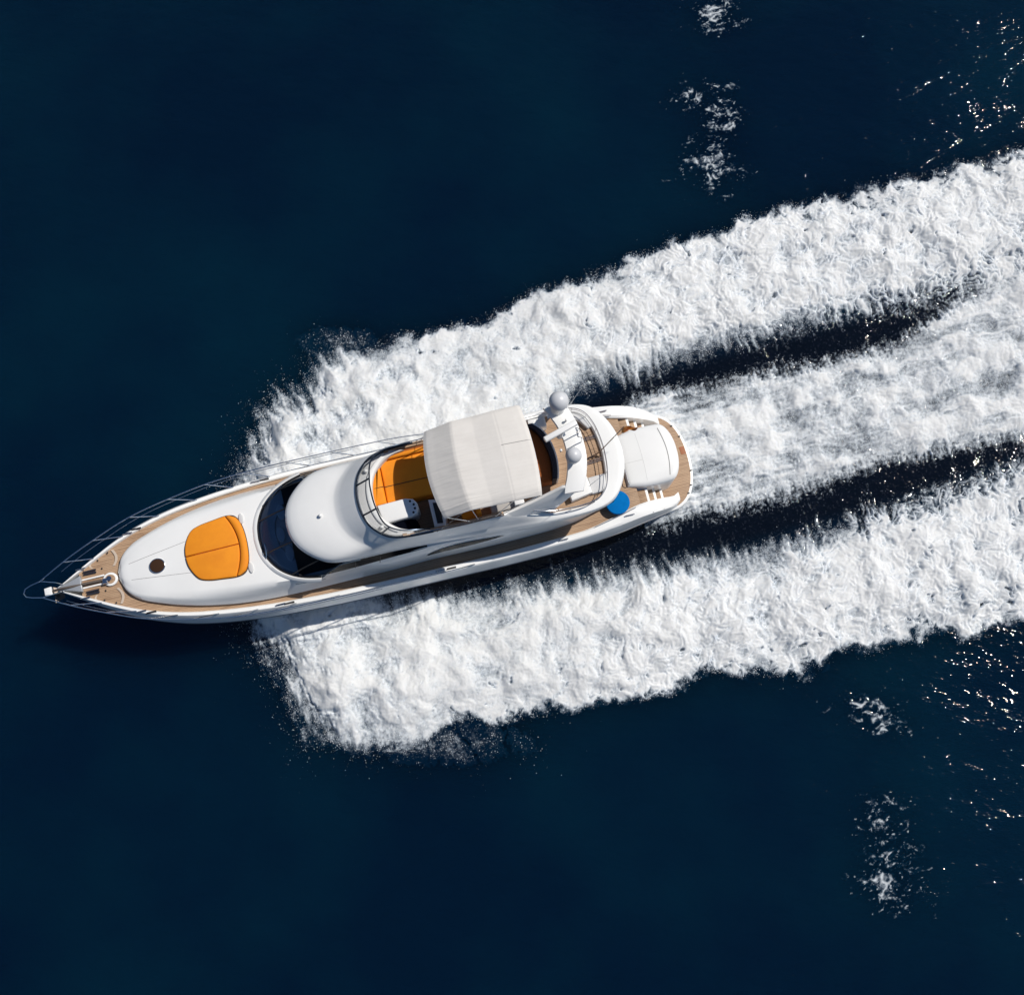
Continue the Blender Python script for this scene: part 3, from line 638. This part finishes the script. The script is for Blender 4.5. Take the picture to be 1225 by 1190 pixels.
# wet bar
mb = MB(); mb.pad([(8.7,.95),(8.7,1.42),(7.55,1.42),(7.55,.95)], 5.15, .95, .05); bar = part(mb, 'wet_bar', mat('grey_bar_unit', (.42, .40, .38), .5))
mb = MB(); mb.pad([(7.85,1.0),(7.85,1.38),(7.5,1.38),(7.5,1.0)], 6.09, .25, .04); part(mb, 'cool_box', WHITEP, bar)
# teak capping and low rail along the flybridge sides
for s in (1, -1):
    mb = MB(); secs = []
    for p in inn[26:46]:
        secs.append([(p[0], s * (p[1] + .02), p[2] + .004), (p[0], s * (p[1] + .01), p[2] + .022), (p[0], s * (p[1] - .12), p[2] + .022), (p[0], s * (p[1] - .13), p[2] + .0)])
    mb.loft(secs, False); part(mb, 'teak_capping', TEAK)
    mb = MB(); P = [(p[0], s * (p[1] + .0), p[2] + .25) for p in inn[28:46]]; mb.tube(P, .016, 6)
    rl = part(mb, 'side_rail', STEEL)
    for p in inn[30:46:5]:
        b_ = MB(); b_.tube([(p[0], s * p[1], p[2]), (p[0], s * p[1], p[2] + .25)], .012, 5); part(b_, 'rail_post', STEEL, rl)
# brown inner lining along the starboard coaming
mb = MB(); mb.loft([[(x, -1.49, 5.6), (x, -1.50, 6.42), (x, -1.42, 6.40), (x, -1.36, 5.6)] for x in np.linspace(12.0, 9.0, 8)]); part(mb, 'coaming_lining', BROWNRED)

# deck sun pads: loose cushions are things of their own, placed in the yacht's frame
def place(o):
    o.location = yacht.location; o.rotation_euler = yacht.rotation_euler
    return o
cz2 = lambda x, y: ctop(x, y)
bowout = crom([(19.86,.0),(19.80,.42),(19.55,.86),(19.2,1.02),(18.7,1.09),(18.15,1.14),(17.82,1.02),(17.64,.62),(17.58,0),(17.64,-.62),(17.82,-1.02),(18.15,-1.14),(18.7,-1.09),(19.2,-1.02),(19.55,-.86),(19.80,-.42)], 4, True)
fo = [(x, y) for x, y in bowout]
def arcx(y): return 17.86 + .30 * (abs(y) / 1.1) ** 2
def halfw(x):
    best = 0
    for (x0, y0), (x1, y1) in zip(fo, fo[1:] + fo[:1]):
        if (x0 - x) * (x1 - x) <= 0 and x0 != x1: best = max(best, abs(y0 + (y1 - y0) * (x - x0) / (x1 - x0)))
    return best
def cutend(off):
    y = 1.1
    for _ in range(30): y = halfw(arcx(y) + off) * .5 + y * .5
    return y
mb = MB()
ye = cutend(.012)
for s in (1, -1):
    arc = [(arcx(y) + .012, s * y) for y in np.linspace(.010, ye, 9)]
    side = [(x, y) for x, y in fo if s * y > .012 and x > arcx(y) + .02]
    side = sorted(side, key=lambda p: math.atan2(s * p[1], p[0] - 18.7), reverse=True)
    nose = [(max(p[0] for p in fo), s * .010)]
    mb.pad(arc + side + nose, .0, .11, .05, zf=cz2)
pad = place(mb.build('sun_pad', ORANGE, None))
tag(pad, 'orange two seat sun pad cushion on the white foredeck', 'cushion')
ye = cutend(-.012)
arc = [(arcx(y) - .012, y) for y in np.linspace(-ye, ye, 17)]
back = sorted([p for p in fo if p[0] < arcx(p[1]) - .02], key=lambda p: p[1])
def backx(y): return float(np.interp(y, [p[1] for p in back], [p[0] for p in back]))
yr = np.linspace(-ye + .02, ye - .02, 19); secs = []
for y in yr:
    x1, x0 = arcx(y) - .012, min(backx(y), arcx(y) - .05); w_ = x1 - x0; zz = cz2((x0 + x1) / 2, y); k_ = min(1, (ye - abs(y)) / .12 + .3)
    secs.append([(x1, y, zz)] + [(x1 - w_ * (.5 - .5 * math.cos(t)), y, zz + .06 + .09 * k_ * math.sin(t)) for t in np.linspace(0, math.pi, 9)] + [(x0, y, zz)])
mb = MB(); mb.loft(secs, True, True, True); part(mb, 'headrest', ORANGE, pad)
mb = MB(); base_ = [(18.75 + (x - 18.75) * 1.02, y * 1.025) for x, y in fo]; mb.pad(base_, -.02, .045, .015, zf=cz2); part(mb, 'pad_base', mat('dark_pad_piping', (.06, .035, .02), .8), pad)

# flybridge sunbed
mb = MB(); mb.pad(crom([(12.12,-1.28),(12.14,-.5),(12.16,.24),(11.2,.26),(9.9,.26),(9.3,.0),(9.1,-.6),(9.1,-1.3)], 1, True), 5.45, .78, .06); bed = place(mb.build('sunbed', ORANGE, None))
tag(bed, 'orange flybridge sunbed cushion half shaded by the grey canopy', 'cushion')
mb = MB(); mb.pad(crom([(12.42,-.95),(12.56,-.6),(12.62,-.2),(12.60,.25),(12.18,.25),(12.17,-.4),(12.14,-1.36),(12.24,-1.28)], 1, True), 5.6, .78, .10); part(mb, 'bolster', ORANGE, bed)
mb = MB(); mb.pad([(11.95,-1.46),(9.1,-1.46),(9.1,-1.28),(12.0,-1.28)], 5.6, .80, .07); part(mb, 'side_bolster', ORANGE, bed)
for x0, x1, y in ((12.55, 9.2, -.36),):
    mb = MB(); mb.tube([(12.14, y, 6.232), (9.2, y + .02, 6.232)], .014, 5); mb.tube([(12.5, y, 6.37), (12.3, y, 6.385), (12.15, y, 6.36)], .012, 5); part(mb, 'seam', BLACK, bed)
# aft dinette with dark back
mb = MB(); arc = [(6.20 + .30 * ((y + .05) / 1.2) ** 2 + .10 * max(0, -y - .9) ** 2 * 6, y) for y in np.linspace(-1.42, .74, 16)]
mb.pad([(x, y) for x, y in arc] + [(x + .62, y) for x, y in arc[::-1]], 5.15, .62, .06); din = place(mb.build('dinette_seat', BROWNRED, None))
tag(din, 'curved brown orange settee behind the grey canopy with a dark navy back', 'settee')
mb = MB(); mb.pad([(x, y) for x, y in arc] + [(x - .17, y) for x, y in arc[::-1]], 5.15, .95, .05); part(mb, 'backrest', NAVY, din)
mb = MB(); mb.pad([(x - .17, y) for x, y in arc] + [(x - .23, y) for x, y in arc[::-1]], 5.1, .98, .02); part(mb, 'back_panel', GEL, din)

# bimini canopy
def bim(u, v):
    # u 0 front ..1 rear, v -1..1
    xf = 10.54 - .22 * v * v; xr = 6.86 + .12 * v * v
    x = xf + (xr - xf) * u; yy = 1.53 * v * (1 + .045 * u)
    z = float(np.interp(u, [0, .03, .10, .285, .50, .72, .90, .97, 1], [8.06, 8.13, 8.23, 8.52, 8.475, 8.52, 8.45, 8.41, 8.34]))
    z -= .14 * abs(v) ** 9 + .04 * v * v
    return x, yy, z
nu, nv_ = 120, 150
U, V2 = np.meshgrid(np.linspace(0, 1, nu), np.linspace(-1, 1, nv_), indexing='ij')
P = np.array([[bim(u, v) for v in np.linspace(-1, 1, nv_)] for u in np.linspace(0, 1, nu)])
wr = .55 * fbm(U * 2.2, V2 * 9, 3, .6, seed=5) + .6 * np.abs(fbm(U * 1.6 + 3, V2 * 16 + U * 1.5, 2, .5, seed=9))
env = .4 + .6 * np.exp(-((U - .2) / .16) ** 2) + .5 * sstep(.6, 1, np.abs(V2))
P[..., 2] += .035 * wr * env - .012 * np.exp(-((U - .285) / .006) ** 2) - .012 * np.exp(-((U - .72) / .006) ** 2)
low = P.copy(); low[..., 2] -= .012
mb = MB(); mb.loft([[tuple(p) for p in r_] for r_ in P])
mb.loft([[tuple(p) for p in r_] for r_ in low])
edge = [(0, j) for j in range(nv_)] + [(i, nv_ - 1) for i in range(1, nu)] + [(nu - 1, j) for j in range(nv_ - 2, -1, -1)] + [(i, 0) for i in range(nu - 2, -1, -1)]
mb.loft([[tuple(P[e]) for e in edge], [(P[e][0] * 1.0, P[e][1], P[e][2] - .07) for e in edge]])
can = part(mb, 'canopy', CANVAS, angle=60)
for u, xb in ((.02, 9.4), (.285, 9.2), (.72, 8.6), (.98, 8.4)):
    mb = MB(); Q = [(bim(u, v)[0], bim(u, v)[1] * .985, bim(u, v)[2] - .04) for v in np.linspace(-1, 1, 17)]
    mb.tube([(xb, -1.6, 6.38)] + Q + [(xb, 1.6, 6.38)], .017, 6); part(mb, 'canopy_bow', STEEL, can)
for s in (1, -1):
    mb = MB(); mb.tube([(9.55, s * 1.5, 8.2), (10.7, s * 1.66, 6.45)], .010, 5); part(mb, 'canopy_strap', STEEL, can)
mb = MB(); mb.tube([(x, -.30 + (x - 7.0) * -.02, bim((10.5 - x) / 3.64, -.2)[2] + .012) for x in np.linspace(6.9, 7.9, 8)], .006, 4); part(mb, 'canopy_seam', SEAM, can)

# radar arch
AF = [(5.30,-1.62),(5.20,-1.3),(5.08,-.8),(5.03,-.2),(5.06,.4),(5.2,.95),(5.34,1.3),(5.46,1.55)]
AW = [(6.12,-1.62),(5.98,-1.3),(5.80,-.8),(5.72,-.2),(5.76,.4),(5.92,.95),(6.08,1.3),(6.14,1.5)]
mb = MB(); secs = []
for (a, b) in zip(crom(AF, 4), crom(AW, 4)):
    zt = 7.08 - .05 * abs(a[1]) ** 2
    secs.append([(a[0], a[1], zt - .10), (a[0] + .03, a[1], zt), ((a[0] + b[0]) / 2, (a[1] + b[1]) / 2, zt + .05), (b[0] - .03, b[1], zt), (b[0], b[1], zt - .10), ((a[0] + b[0]) / 2, (a[1] + b[1]) / 2, zt - .18)])
mb.loft(secs, True, True, True); arch = part(mb, 'radar_arch', GEL)
for s in (1, -1):
    T = [((5.40,1.34,7.0),(6.12,1.30,7.0)), ((5.62,1.44,6.75),(6.6,1.36,6.72)), ((5.95,1.56,6.3),(7.3,1.47,6.42)), ((6.3,1.66,5.8),(8.05,1.56,6.2)), ((6.55,1.74,5.35),(8.8,1.62,6.2))]
    mb = MB(); secs = []
    if s < 0: T = [((5.40,1.34,7.0),(6.05,1.30,7.0)), ((5.4,1.6,6.4),(5.98,1.58,6.4)), ((5.4,1.86,5.7),(5.95,1.86,5.7)), ((5.4,1.97,5.1),(5.9,1.97,5.1))]
    ta = crom([t[0] for t in T], 4); tb = crom([t[1] for t in T], 4)
    for a, b in zip(ta, tb):
        row = [(a[0] + (b[0] - a[0]) * t, s * (a[1] + (b[1] - a[1]) * t + .05 * math.sin(math.pi * t)), a[2] + (b[2] - a[2]) * t) for t in np.linspace(0, 1, 6)]
        row2 = [(p[0], p[1] - s * .10, p[2] - .03) for p in row[::-1]]
        secs.append(row + row2)
    mb.loft(secs, True, True, True); part(mb, 'arch_leg', GEL, arch)
    mb = MB(); mb.sphere((7.35, s * 1.60, 5.98), .13, .03, .07, 12, 6); part(mb, 'navigation_light', BLACK, arch)
# satellite domes
for (x, y, r_, zc_, ped) in ((5.62, -1.47, .345, 7.95, .26), (5.56, .40, .28, 7.57, .22)):
    mb = MB(); mb.sphere((x, y, zc_), r_, r_, r_ * 1.05, 28, 16); dm = part(mb, 'satellite_dome', DOME)
    mb = MB(); mb.loft([[(x + q_ * math.cos(t), y + q_ * math.sin(t), z_) for t in np.linspace(0, 2 * math.pi, 20, False)] for z_, q_ in ((7.0, ped), (zc_ - r_ * .95, ped * .8), (zc_ - r_ * .55, r_ * .86))], True); part(mb, 'dome_pedestal', WHITEP, dm)
# open-array radar
mb = MB(); mb.loft([[(5.80 + .12 * math.cos(t), -.50 + .12 * math.sin(t), z_) for t in np.linspace(0, 2 * math.pi, 14, False)] for z_ in (7.05, 7.66)], True); rd = part(mb, 'radar_scanner', WHITEP)
dx, dy = math.cos(R(16)), math.sin(R(16)); mb = MB()
mb.pad([(5.80 + dx * a - dy * b, -.50 + dy * a + dx * b) for a, b in ((-.62, -.10), (.62, -.10), (.64, 0), (.62, .10), (-.62, .10), (-.64, 0))], 7.66, .14, .05); part(mb, 'scanner_bar', WHITEP, rd)
mb = MB()
for y in (-.42, -.1): mb.tube([(5.12, y, 7.05), (5.16, y, 7.75), (5.3, y, 8.0)], .02, 6)
mb.tube([(5.3, -.42, 8.0), (5.3, -.1, 8.0)], .02, 6); mb.tube([(5.3, -.26, 8.0), (5.3, -.26, 8.25)], .03, 6); mast = part(mb, 'light_mast', STEEL)
for (x, y, h_) in ((5.45, -.95, .1), (5.9, .05, .12), (5.4, .08, .1)):
    mb = MB(); mb.tube([(x, y, 7.05), (x, y, 7.12 + h_)], .03, 7); mb.sphere((x, y, 7.13 + h_), .05, .05, .04, 10, 6); part(mb, 'arch_horn', WHITEP, arch)
# whip aerials
for s in (1, -1):
    mb = MB(); mb.tube([(5.25, s * 1.45, 7.0), (4.9, s * 1.5, 8.6)], .012, 5, .004); part(mb, 'whip_aerial', WHITEP)

# liferaft locker on the starboard side of the flybridge
mb = MB(); mb.pad([(6.64,-1.66),(6.64,-1.30),(6.02,-1.28),(6.02,-1.64)], 5.1, .62, .04); lk = part(mb, 'locker', WHITEP)
for x in (6.2, 6.53):
    mb = MB(); mb.pad([(x - .12, -1.60), (x + .12, -1.60), (x + .12, -1.35), (x - .12, -1.35)], 5.718, .025, .01); part(mb, 'locker_lid', GELN, lk)
# crane base, pads and rails on the after flybridge
mb = MB(); mb.pad([(5.85,.98),(5.05,.80),(5.0,1.42),(5.8,1.55)], 5.04, .42, .05); part(mb, 'tender_crane', GEL)
mb = MB(); mb.pad(crom([(5.0,.82),(4.38,.80),(4.42,1.2),(4.62,1.42),(5.0,1.44)], 1, True), 5.04, .20, .04); part(mb, 'seat_pad', GREYPAD)
mb = MB(); mb.pad([(5.0,-1.68),(4.75,-1.55),(4.55,-1.35),(4.42,-1.0),(4.55,-.95),(4.75,-1.25),(5.0,-1.45),(5.5,-1.55),(5.5,-1.72)], 5.04, .22, .04); part(mb, 'seat_pad', GREYPAD)
for y in (-1.35, -.62, .25, 1.28):
    mb = MB()
    for d in (0, .07): mb.tube([(5.02, y + d, 5.06), (5.0, y + d, 5.14), (4.3, y + d - .04, 5.14), (4.28, y + d - .04, 5.06)], .013, 5)
    part(mb, 'boat_chock', STEEL)
RP = [(p[0] + .03, p[1] - .03, p[2] + .42) for p in inn[50:]]
mb = MB(); mb.tube(RP + [(x, -y, z) for x, y, z in RP[-2::-1]], .017, 6); rl = part(mb, 'aft_rail', STEEL)
RP2 = [(p[0] + .03, p[1] - .03, p[2] + .22) for p in inn[50:]]
mb = MB(); mb.tube(RP2 + [(x, -y, z) for x, y, z in RP2[-2::-1]], .010, 5); part(mb, 'mid_rail', STEEL, rl)
for i in range(50, len(inn), 5):
    for s in (1, -1):
        p = inn[i]; mb = MB(); mb.tube([(p[0] + .03, s * (p[1] - .03), p[2] - .02), (p[0] + .03, s * (p[1] - .03), p[2] + .42)], .013, 5); part(mb, 'rail_post', STEEL, rl)
# ensign staff and flag
mb = MB(); mb.tube([(4.75, .20, 5.05), (4.25, 0, 5.8), (3.55, -.28, 7.1)], .018, 6); st = part(mb, 'flagpole', mat('varnished_staff', (.30, .17, .09), .35))
mb = MB(); secs = []
for i, t in enumerate(np.linspace(0, 1, 12)):
    w_ = .10 + .05 * math.sin(3 * t); x = 3.62 - .58 * t; y = -.26 + .05 * t
    secs.append([(x, y + w_ * (k - .5) * (1 - .7 * t ** 2) + .03 * math.sin(t * 9 + k), 6.92 - .12 * t + .10 * math.sin(t * 7 + k * 4) - .22 * k) for k in np.linspace(0, 1, 6)])
mb.loft(secs); part(mb, 'flag', noise_tint(mat('furled_flag', (.4, .1, .02), .8), (.22, .05, .02), (.62, .22, .02), 5, 2, (1, 3, 1)), st)

# after deck: transom garage with sun lounge top, steps, platform
go_ = crom([(3.30,1.02),(2.6,1.16),(1.75,1.17),(1.38,1.08),(1.16,.75),(1.06,.35),(1.04,0),(1.06,-.35),(1.16,-.75),(1.38,-1.08),(1.75,-1.17),(2.6,-1.16),(3.30,-1.02)], 4)
mb = MB(); mb.pad(go_, .5, 2.05, .20, steps=5); gar = part(mb, 'transom_garage', GEL)
mb = MB()
mb.tube([(1.55 - .22 * math.cos(y * 1.25) + .12, y, 2.552) for y in np.linspace(-.95, .95, 18)], .016, 5); part(mb, 'garage_seam', SEAM, gar)
mb = MB(); mb.tube([(2.45 + .05 * y * y, y, 2.552) for y in np.linspace(-.95, .95, 14)], .006, 5); part(mb, 'garage_seam', GREYPAD, gar)
mb = MB(); mb.tube([(3.25, .12, 2.552), (2.45, .12, 2.552)], .006, 5); part(mb, 'garage_seam', GREYPAD, gar)
mb = MB(); mb.tube([(3.22, .98, 2.57), (3.25, .9, 2.66), (3.25, 0.05, 2.66), (3.22, 0, 2.57)], .017, 6); part(mb, 'grab_rail', STEEL, gar)
# main deck bulkhead step behind the garage
for s in (1, -1):
    for k, (x0, x1, z_) in enumerate(((2.52, 2.98, 2.1), (2.16, 2.56, 1.62), (1.8, 2.2, 1.12))):
        yb = 1.76
        mb = MB(); mb.pad([(x0, s * 1.10), (x1, s * 1.10), (x1, s * yb), (x0, s * yb)], z_ - .62, .60, .02); sp = part(mb, 'boarding_step', GEL)
        mb = MB(); mb.pad([(x0 + .10, s * 1.18), (x1, s * 1.18), (x1, s * (yb - .02)), (x0 + .10, s * (yb - .02))], z_ - .02, .012, .003); part(mb, 'step_tread', TEAK, sp)
po = crom([(2.2,2.06),(1.5,2.04),(1.12,1.97),(.80,1.78),(.55,1.48),(.36,1.05),(.25,.55),(.22,0),(.25,-.55),(.36,-1.05),(.55,-1.48),(.80,-1.78),(1.12,-1.97),(1.5,-2.04),(2.2,-2.06)], 3)
mb = MB(); mb.pad(po, .05, .43, .05); plat = part(mb, 'swim_platform', GEL)
pi_ = [(x + .10 * (1 - min(1, max(0, x - .2) / 1.6)) + .0, y * .945) for x, y in po]
mb = MB(); mb.pad(pi_, .47, .022, .004); part(mb, 'platform_teak', TEAK, plat)
for (x, y) in ((.62,-1.35),(.42,-.85),(.50,1.2),(.68,1.5),(.34,.62)):
    mb = MB(); mb.pad([(x + .05 * math.cos(t), y + .03 * math.sin(t)) for t in np.linspace(0, 2 * math.pi, 8, False)], .485, .05, .015); part(mb, 'platform_fitting', BLACK, plat)
mb = MB(); mb.pad([(.36,-.42),(.56,-.42),(.54,-.1),(.34,-.1)], .487, .016, .004); part(mb, 'boarding_ladder_hatch', mat('worn_teak_hatch', (.33, .12, .05), .6), plat)
# aft cockpit wall under the overhang
mb = MB(); mb.loft([[(4.0 + .1 * math.cos(y), y, 2.2), (4.0 + .1 * math.cos(y), y, 4.75)] for y in np.linspace(-1.5, 1.5, 12)]); part(mb, 'saloon_door', DARKGLASS)
# round blue table on the aft deck
mb = MB(); mb.pad([(3.85 + .46 * math.cos(t), 1.55 + .46 * math.sin(t)) for t in np.linspace(0, 2 * math.pi, 36, False)], 2.66, .11, .035); tb = place(mb.build('round_table', BLUE, None))
tag(tb, 'round bright blue covered table on the aft deck under the overhang', 'table')
mb = MB(); mb.tube([(3.85, 1.55, 2.3), (3.85, 1.55, 2.66)], .05, 8); part(mb, 'table_leg', STEEL, tb)

# deck gear at the bow
mb = MB(); ch = [(25.0,.03,3.98),(24.5,.03,4.06),(23.9,.03,3.98),(23.1,.03,3.86)]
mb.tube(crom(ch, 10), .045, 6); part(mb, 'anchor_chain', GALV)
for s in (1, -1):
    mb = MB(); mb.pad([(24.1, s * .12), (23.0, s * .12), (23.0, s * .18), (24.1, s * .18)], 3.74, .10, .02); part(mb, 'chain_trough', GEL)
mb = MB(); mb.pad([(22.80 + .27 * math.cos(t), .05 + .25 * math.sin(t)) for t in np.linspace(0, 2 * math.pi, 22, False)], 3.74, .075, .02); wl = part(mb, 'windlass_base', GEL)
mb = MB(); mb.pad([(22.80 + .19 * math.cos(t), .05 + .17 * math.sin(t)) for t in np.linspace(0, 2 * math.pi, 18, False)], 3.81, .02, .005); part(mb, 'windlass_well', TEAK, wl)
mb = MB(); mb.loft([[(22.78 + r_ * math.cos(t), .05 + r_ * math.sin(t), z_) for t in np.linspace(0, 2 * math.pi, 12, False)] for z_, r_ in ((3.82, .09), (3.9, .06), (3.98, .06), (4.02, .09))], True, True, True); mb.box(22.86, 23.05, .0, .2, 3.82, 3.98, .03); part(mb, 'windlass', STEEL, wl)
mb = MB(); mb.pad([(25.12,-.12),(25.12,.14),(24.86,.16),(24.86,-.14)], 3.98, .12, .03); anc = part(mb, 'anchor', WHITEP)
mb = MB(); mb.tube([(24.9, .02, 3.95), (25.0, .05, 3.6), (24.9, .1, 3.3)], .05, 6); mb.loft([[(25.05, -.25, 3.35), (25.05, .35, 3.35)], [(24.75, -.1, 3.15), (24.75, .2, 3.15)]]); part(mb, 'anchor_fluke', GALV, anc)
for s in (1, -1):
    for d in (0, .09):
        mb = MB(); mb.tube([(23.72, s * (.33 + d), 3.84), (23.25, s * (.33 + d), 3.84)], .032, 6); part(mb, 'fender_roll', NAVY)
    # locker lid outlines in the foredeck teak
    a = [(22.55,.62),(22.50,.82),(22.60,1.02)] if s > 0 else [(22.55,-.36),(22.42,-.6),(22.52,-.9)]
    mb = MB(); secs = [[(x - .05, y, 3.722), (x + .05, y, 3.722)] for x, y in crom([(22.62, s * .42), (22.50, s * .60), (22.48, s * .80), (22.58, s * 1.02)], 4)]; mb.loft(secs); part(mb, 'locker_rim', TEAKPALE)
    mb = MB(); secs = [[(x - .035, y, 3.755), (x + .035, y, 3.755)] for x, y in crom([(23.38, s * .50), (23.46, s * .58), (23.44, s * .66)], 4)]; mb.loft(secs); part(mb, 'locker_rim', TEAKPALE)
    for (x, y) in ((22.75, .95), (23.15, .75), (23.05, .42)):
        mb = MB(); mb.sphere((x, s * y, 3.76), .035, .035, .02, 8, 5); part(mb, 'deck_catch', BLACK)
    # cleats along the toe rail
    for x in (23.75, 21.9, 17.0, 11.0, 6.2, 3.5):
        mb = MB(); y = s * (wg(x) - rim(x) * .5); z = zg(x)
        mb.tube([(x - .18, y, z + .075), (x + .18, y, z + .075)], .024, 6); mb.tube([(x - .06, y, z), (x - .06, y, z + .07)], .02, 6); mb.tube([(x + .06, y, z), (x + .06, y, z + .07)], .02, 6)
        part(mb, 'cleat', STEEL)
    # fairlead plates let into the rail
    for x in (21.6, 16.7, 10.6):
        mb = MB(); y = wg(x) - rim(x) * .5
        mb.pad([(x - .2, s * (y - .035)), (x + .2, s * (y - .035)), (x + .2, s * (y + .035)), (x - .2, s * (y + .035))], zg(x) + .004, .014, .004); part(mb, 'fairlead', BLACK)

# guard rails: raked stanchions, top rail and mid wire on each side, joined in the pulpit
RX = [25.6, 25.0, 24.0, 23.0, 21.5, 19.9, 18.4, 16.8, 15.2, 13.6, 12.0, 10.4]
def rail_y(x): return wg(min(x - .55, 24.72)) + .03 if x < 24 else {25.0: .33, 24.0: .62}.get(x, 0.1)
ry = tab([9.6,10.4,12,13.6,15.2,16.8,18.4,19.9,21.5,23.0,24.0,25.0], [2.55,2.66,2.70,2.70,2.69,2.66,2.55,2.30,1.92,1.32,.85,.30])
rz = tab([9.6,10.4,12,15.2,18.4,21.5,24,25.0,25.6], [2.75,3.35,3.7,3.92,4.15,4.42,4.62,4.66,4.68])
for s in (1, -1):
    mb = MB(); P = [(x, s * ry(x), rz(x)) for x in np.linspace(9.7, 25.0, 60)]
    P += [(25.35, s * .22, 4.68), (25.55, s * .14, 4.68), (25.62, s * .0, 4.68)]
    mb.tube(P, .021, 7); gr = part(mb, 'guard_rail', STEEL)
    mb = MB(); P = [(x - .28, s * (ry(x) + .02), (rz(x) + zg(min(x - .55, 24.7))) / 2 + .02) for x in np.linspace(13.5, 24.6, 44)]
    mb.tube(P, .012, 5); part(mb, 'mid_rail', STEEL, gr)
    for x in (12.2, 14.0, 15.7, 17.3, 18.7, 20.1, 21.55, 22.95, 24.1):
        xb = x - .85; mb = MB(); mb.tube([(xb, s * (wg(xb) - .05), zg(xb)), ((x + xb) / 2, s * ((ry(x) + wg(xb) - .05) / 2), (rz(x) + zg(xb)) / 2), (x, s * ry(x), rz(x))], .022, 6, .017); part(mb, 'stanchion', STEEL, gr)
    mb = MB(); mb.tube([(25.0, s * .30, 4.66), (24.6, s * .2, 4.3), (24.45, s * .13, 3.98)], .018, 6); part(mb, 'pulpit_leg', STEEL, gr)
    # low handrail along the house side
    mb = MB(); mb.tube([(x, s * (wall(x, 4.05) + .05), 4.05) for x in np.linspace(16.2, 15.1, 6)], .012, 5); part(mb, 'hand_rail', STEEL)
# side boarding gates and stainless caps on the aft bulwarks
for s in (1, -1):
    mb = MB(); mb.tube([(x, s * (wg(x) - rim(x) * .85), zg(x) + .08) for x in np.linspace(4.9, 3.2, 10)], .014, 6); part(mb, 'bulwark_rail', STEEL)
    for x0 in (2.55, 2.05):
        mb = MB(); P = []
        for t in np.linspace(0, 1, 10):
            x = x0 - .35 * math.sin(t * 1.5) + .45 * t ** 2; w = wg(x); P.append((x + .3 * t, s * (w - .03 + .10 * t), zg(x) + .01 - .55 * t ** 2))
        mb.tube(P, .009, 5); part(mb, 'moulding_groove', SEAM, hull)
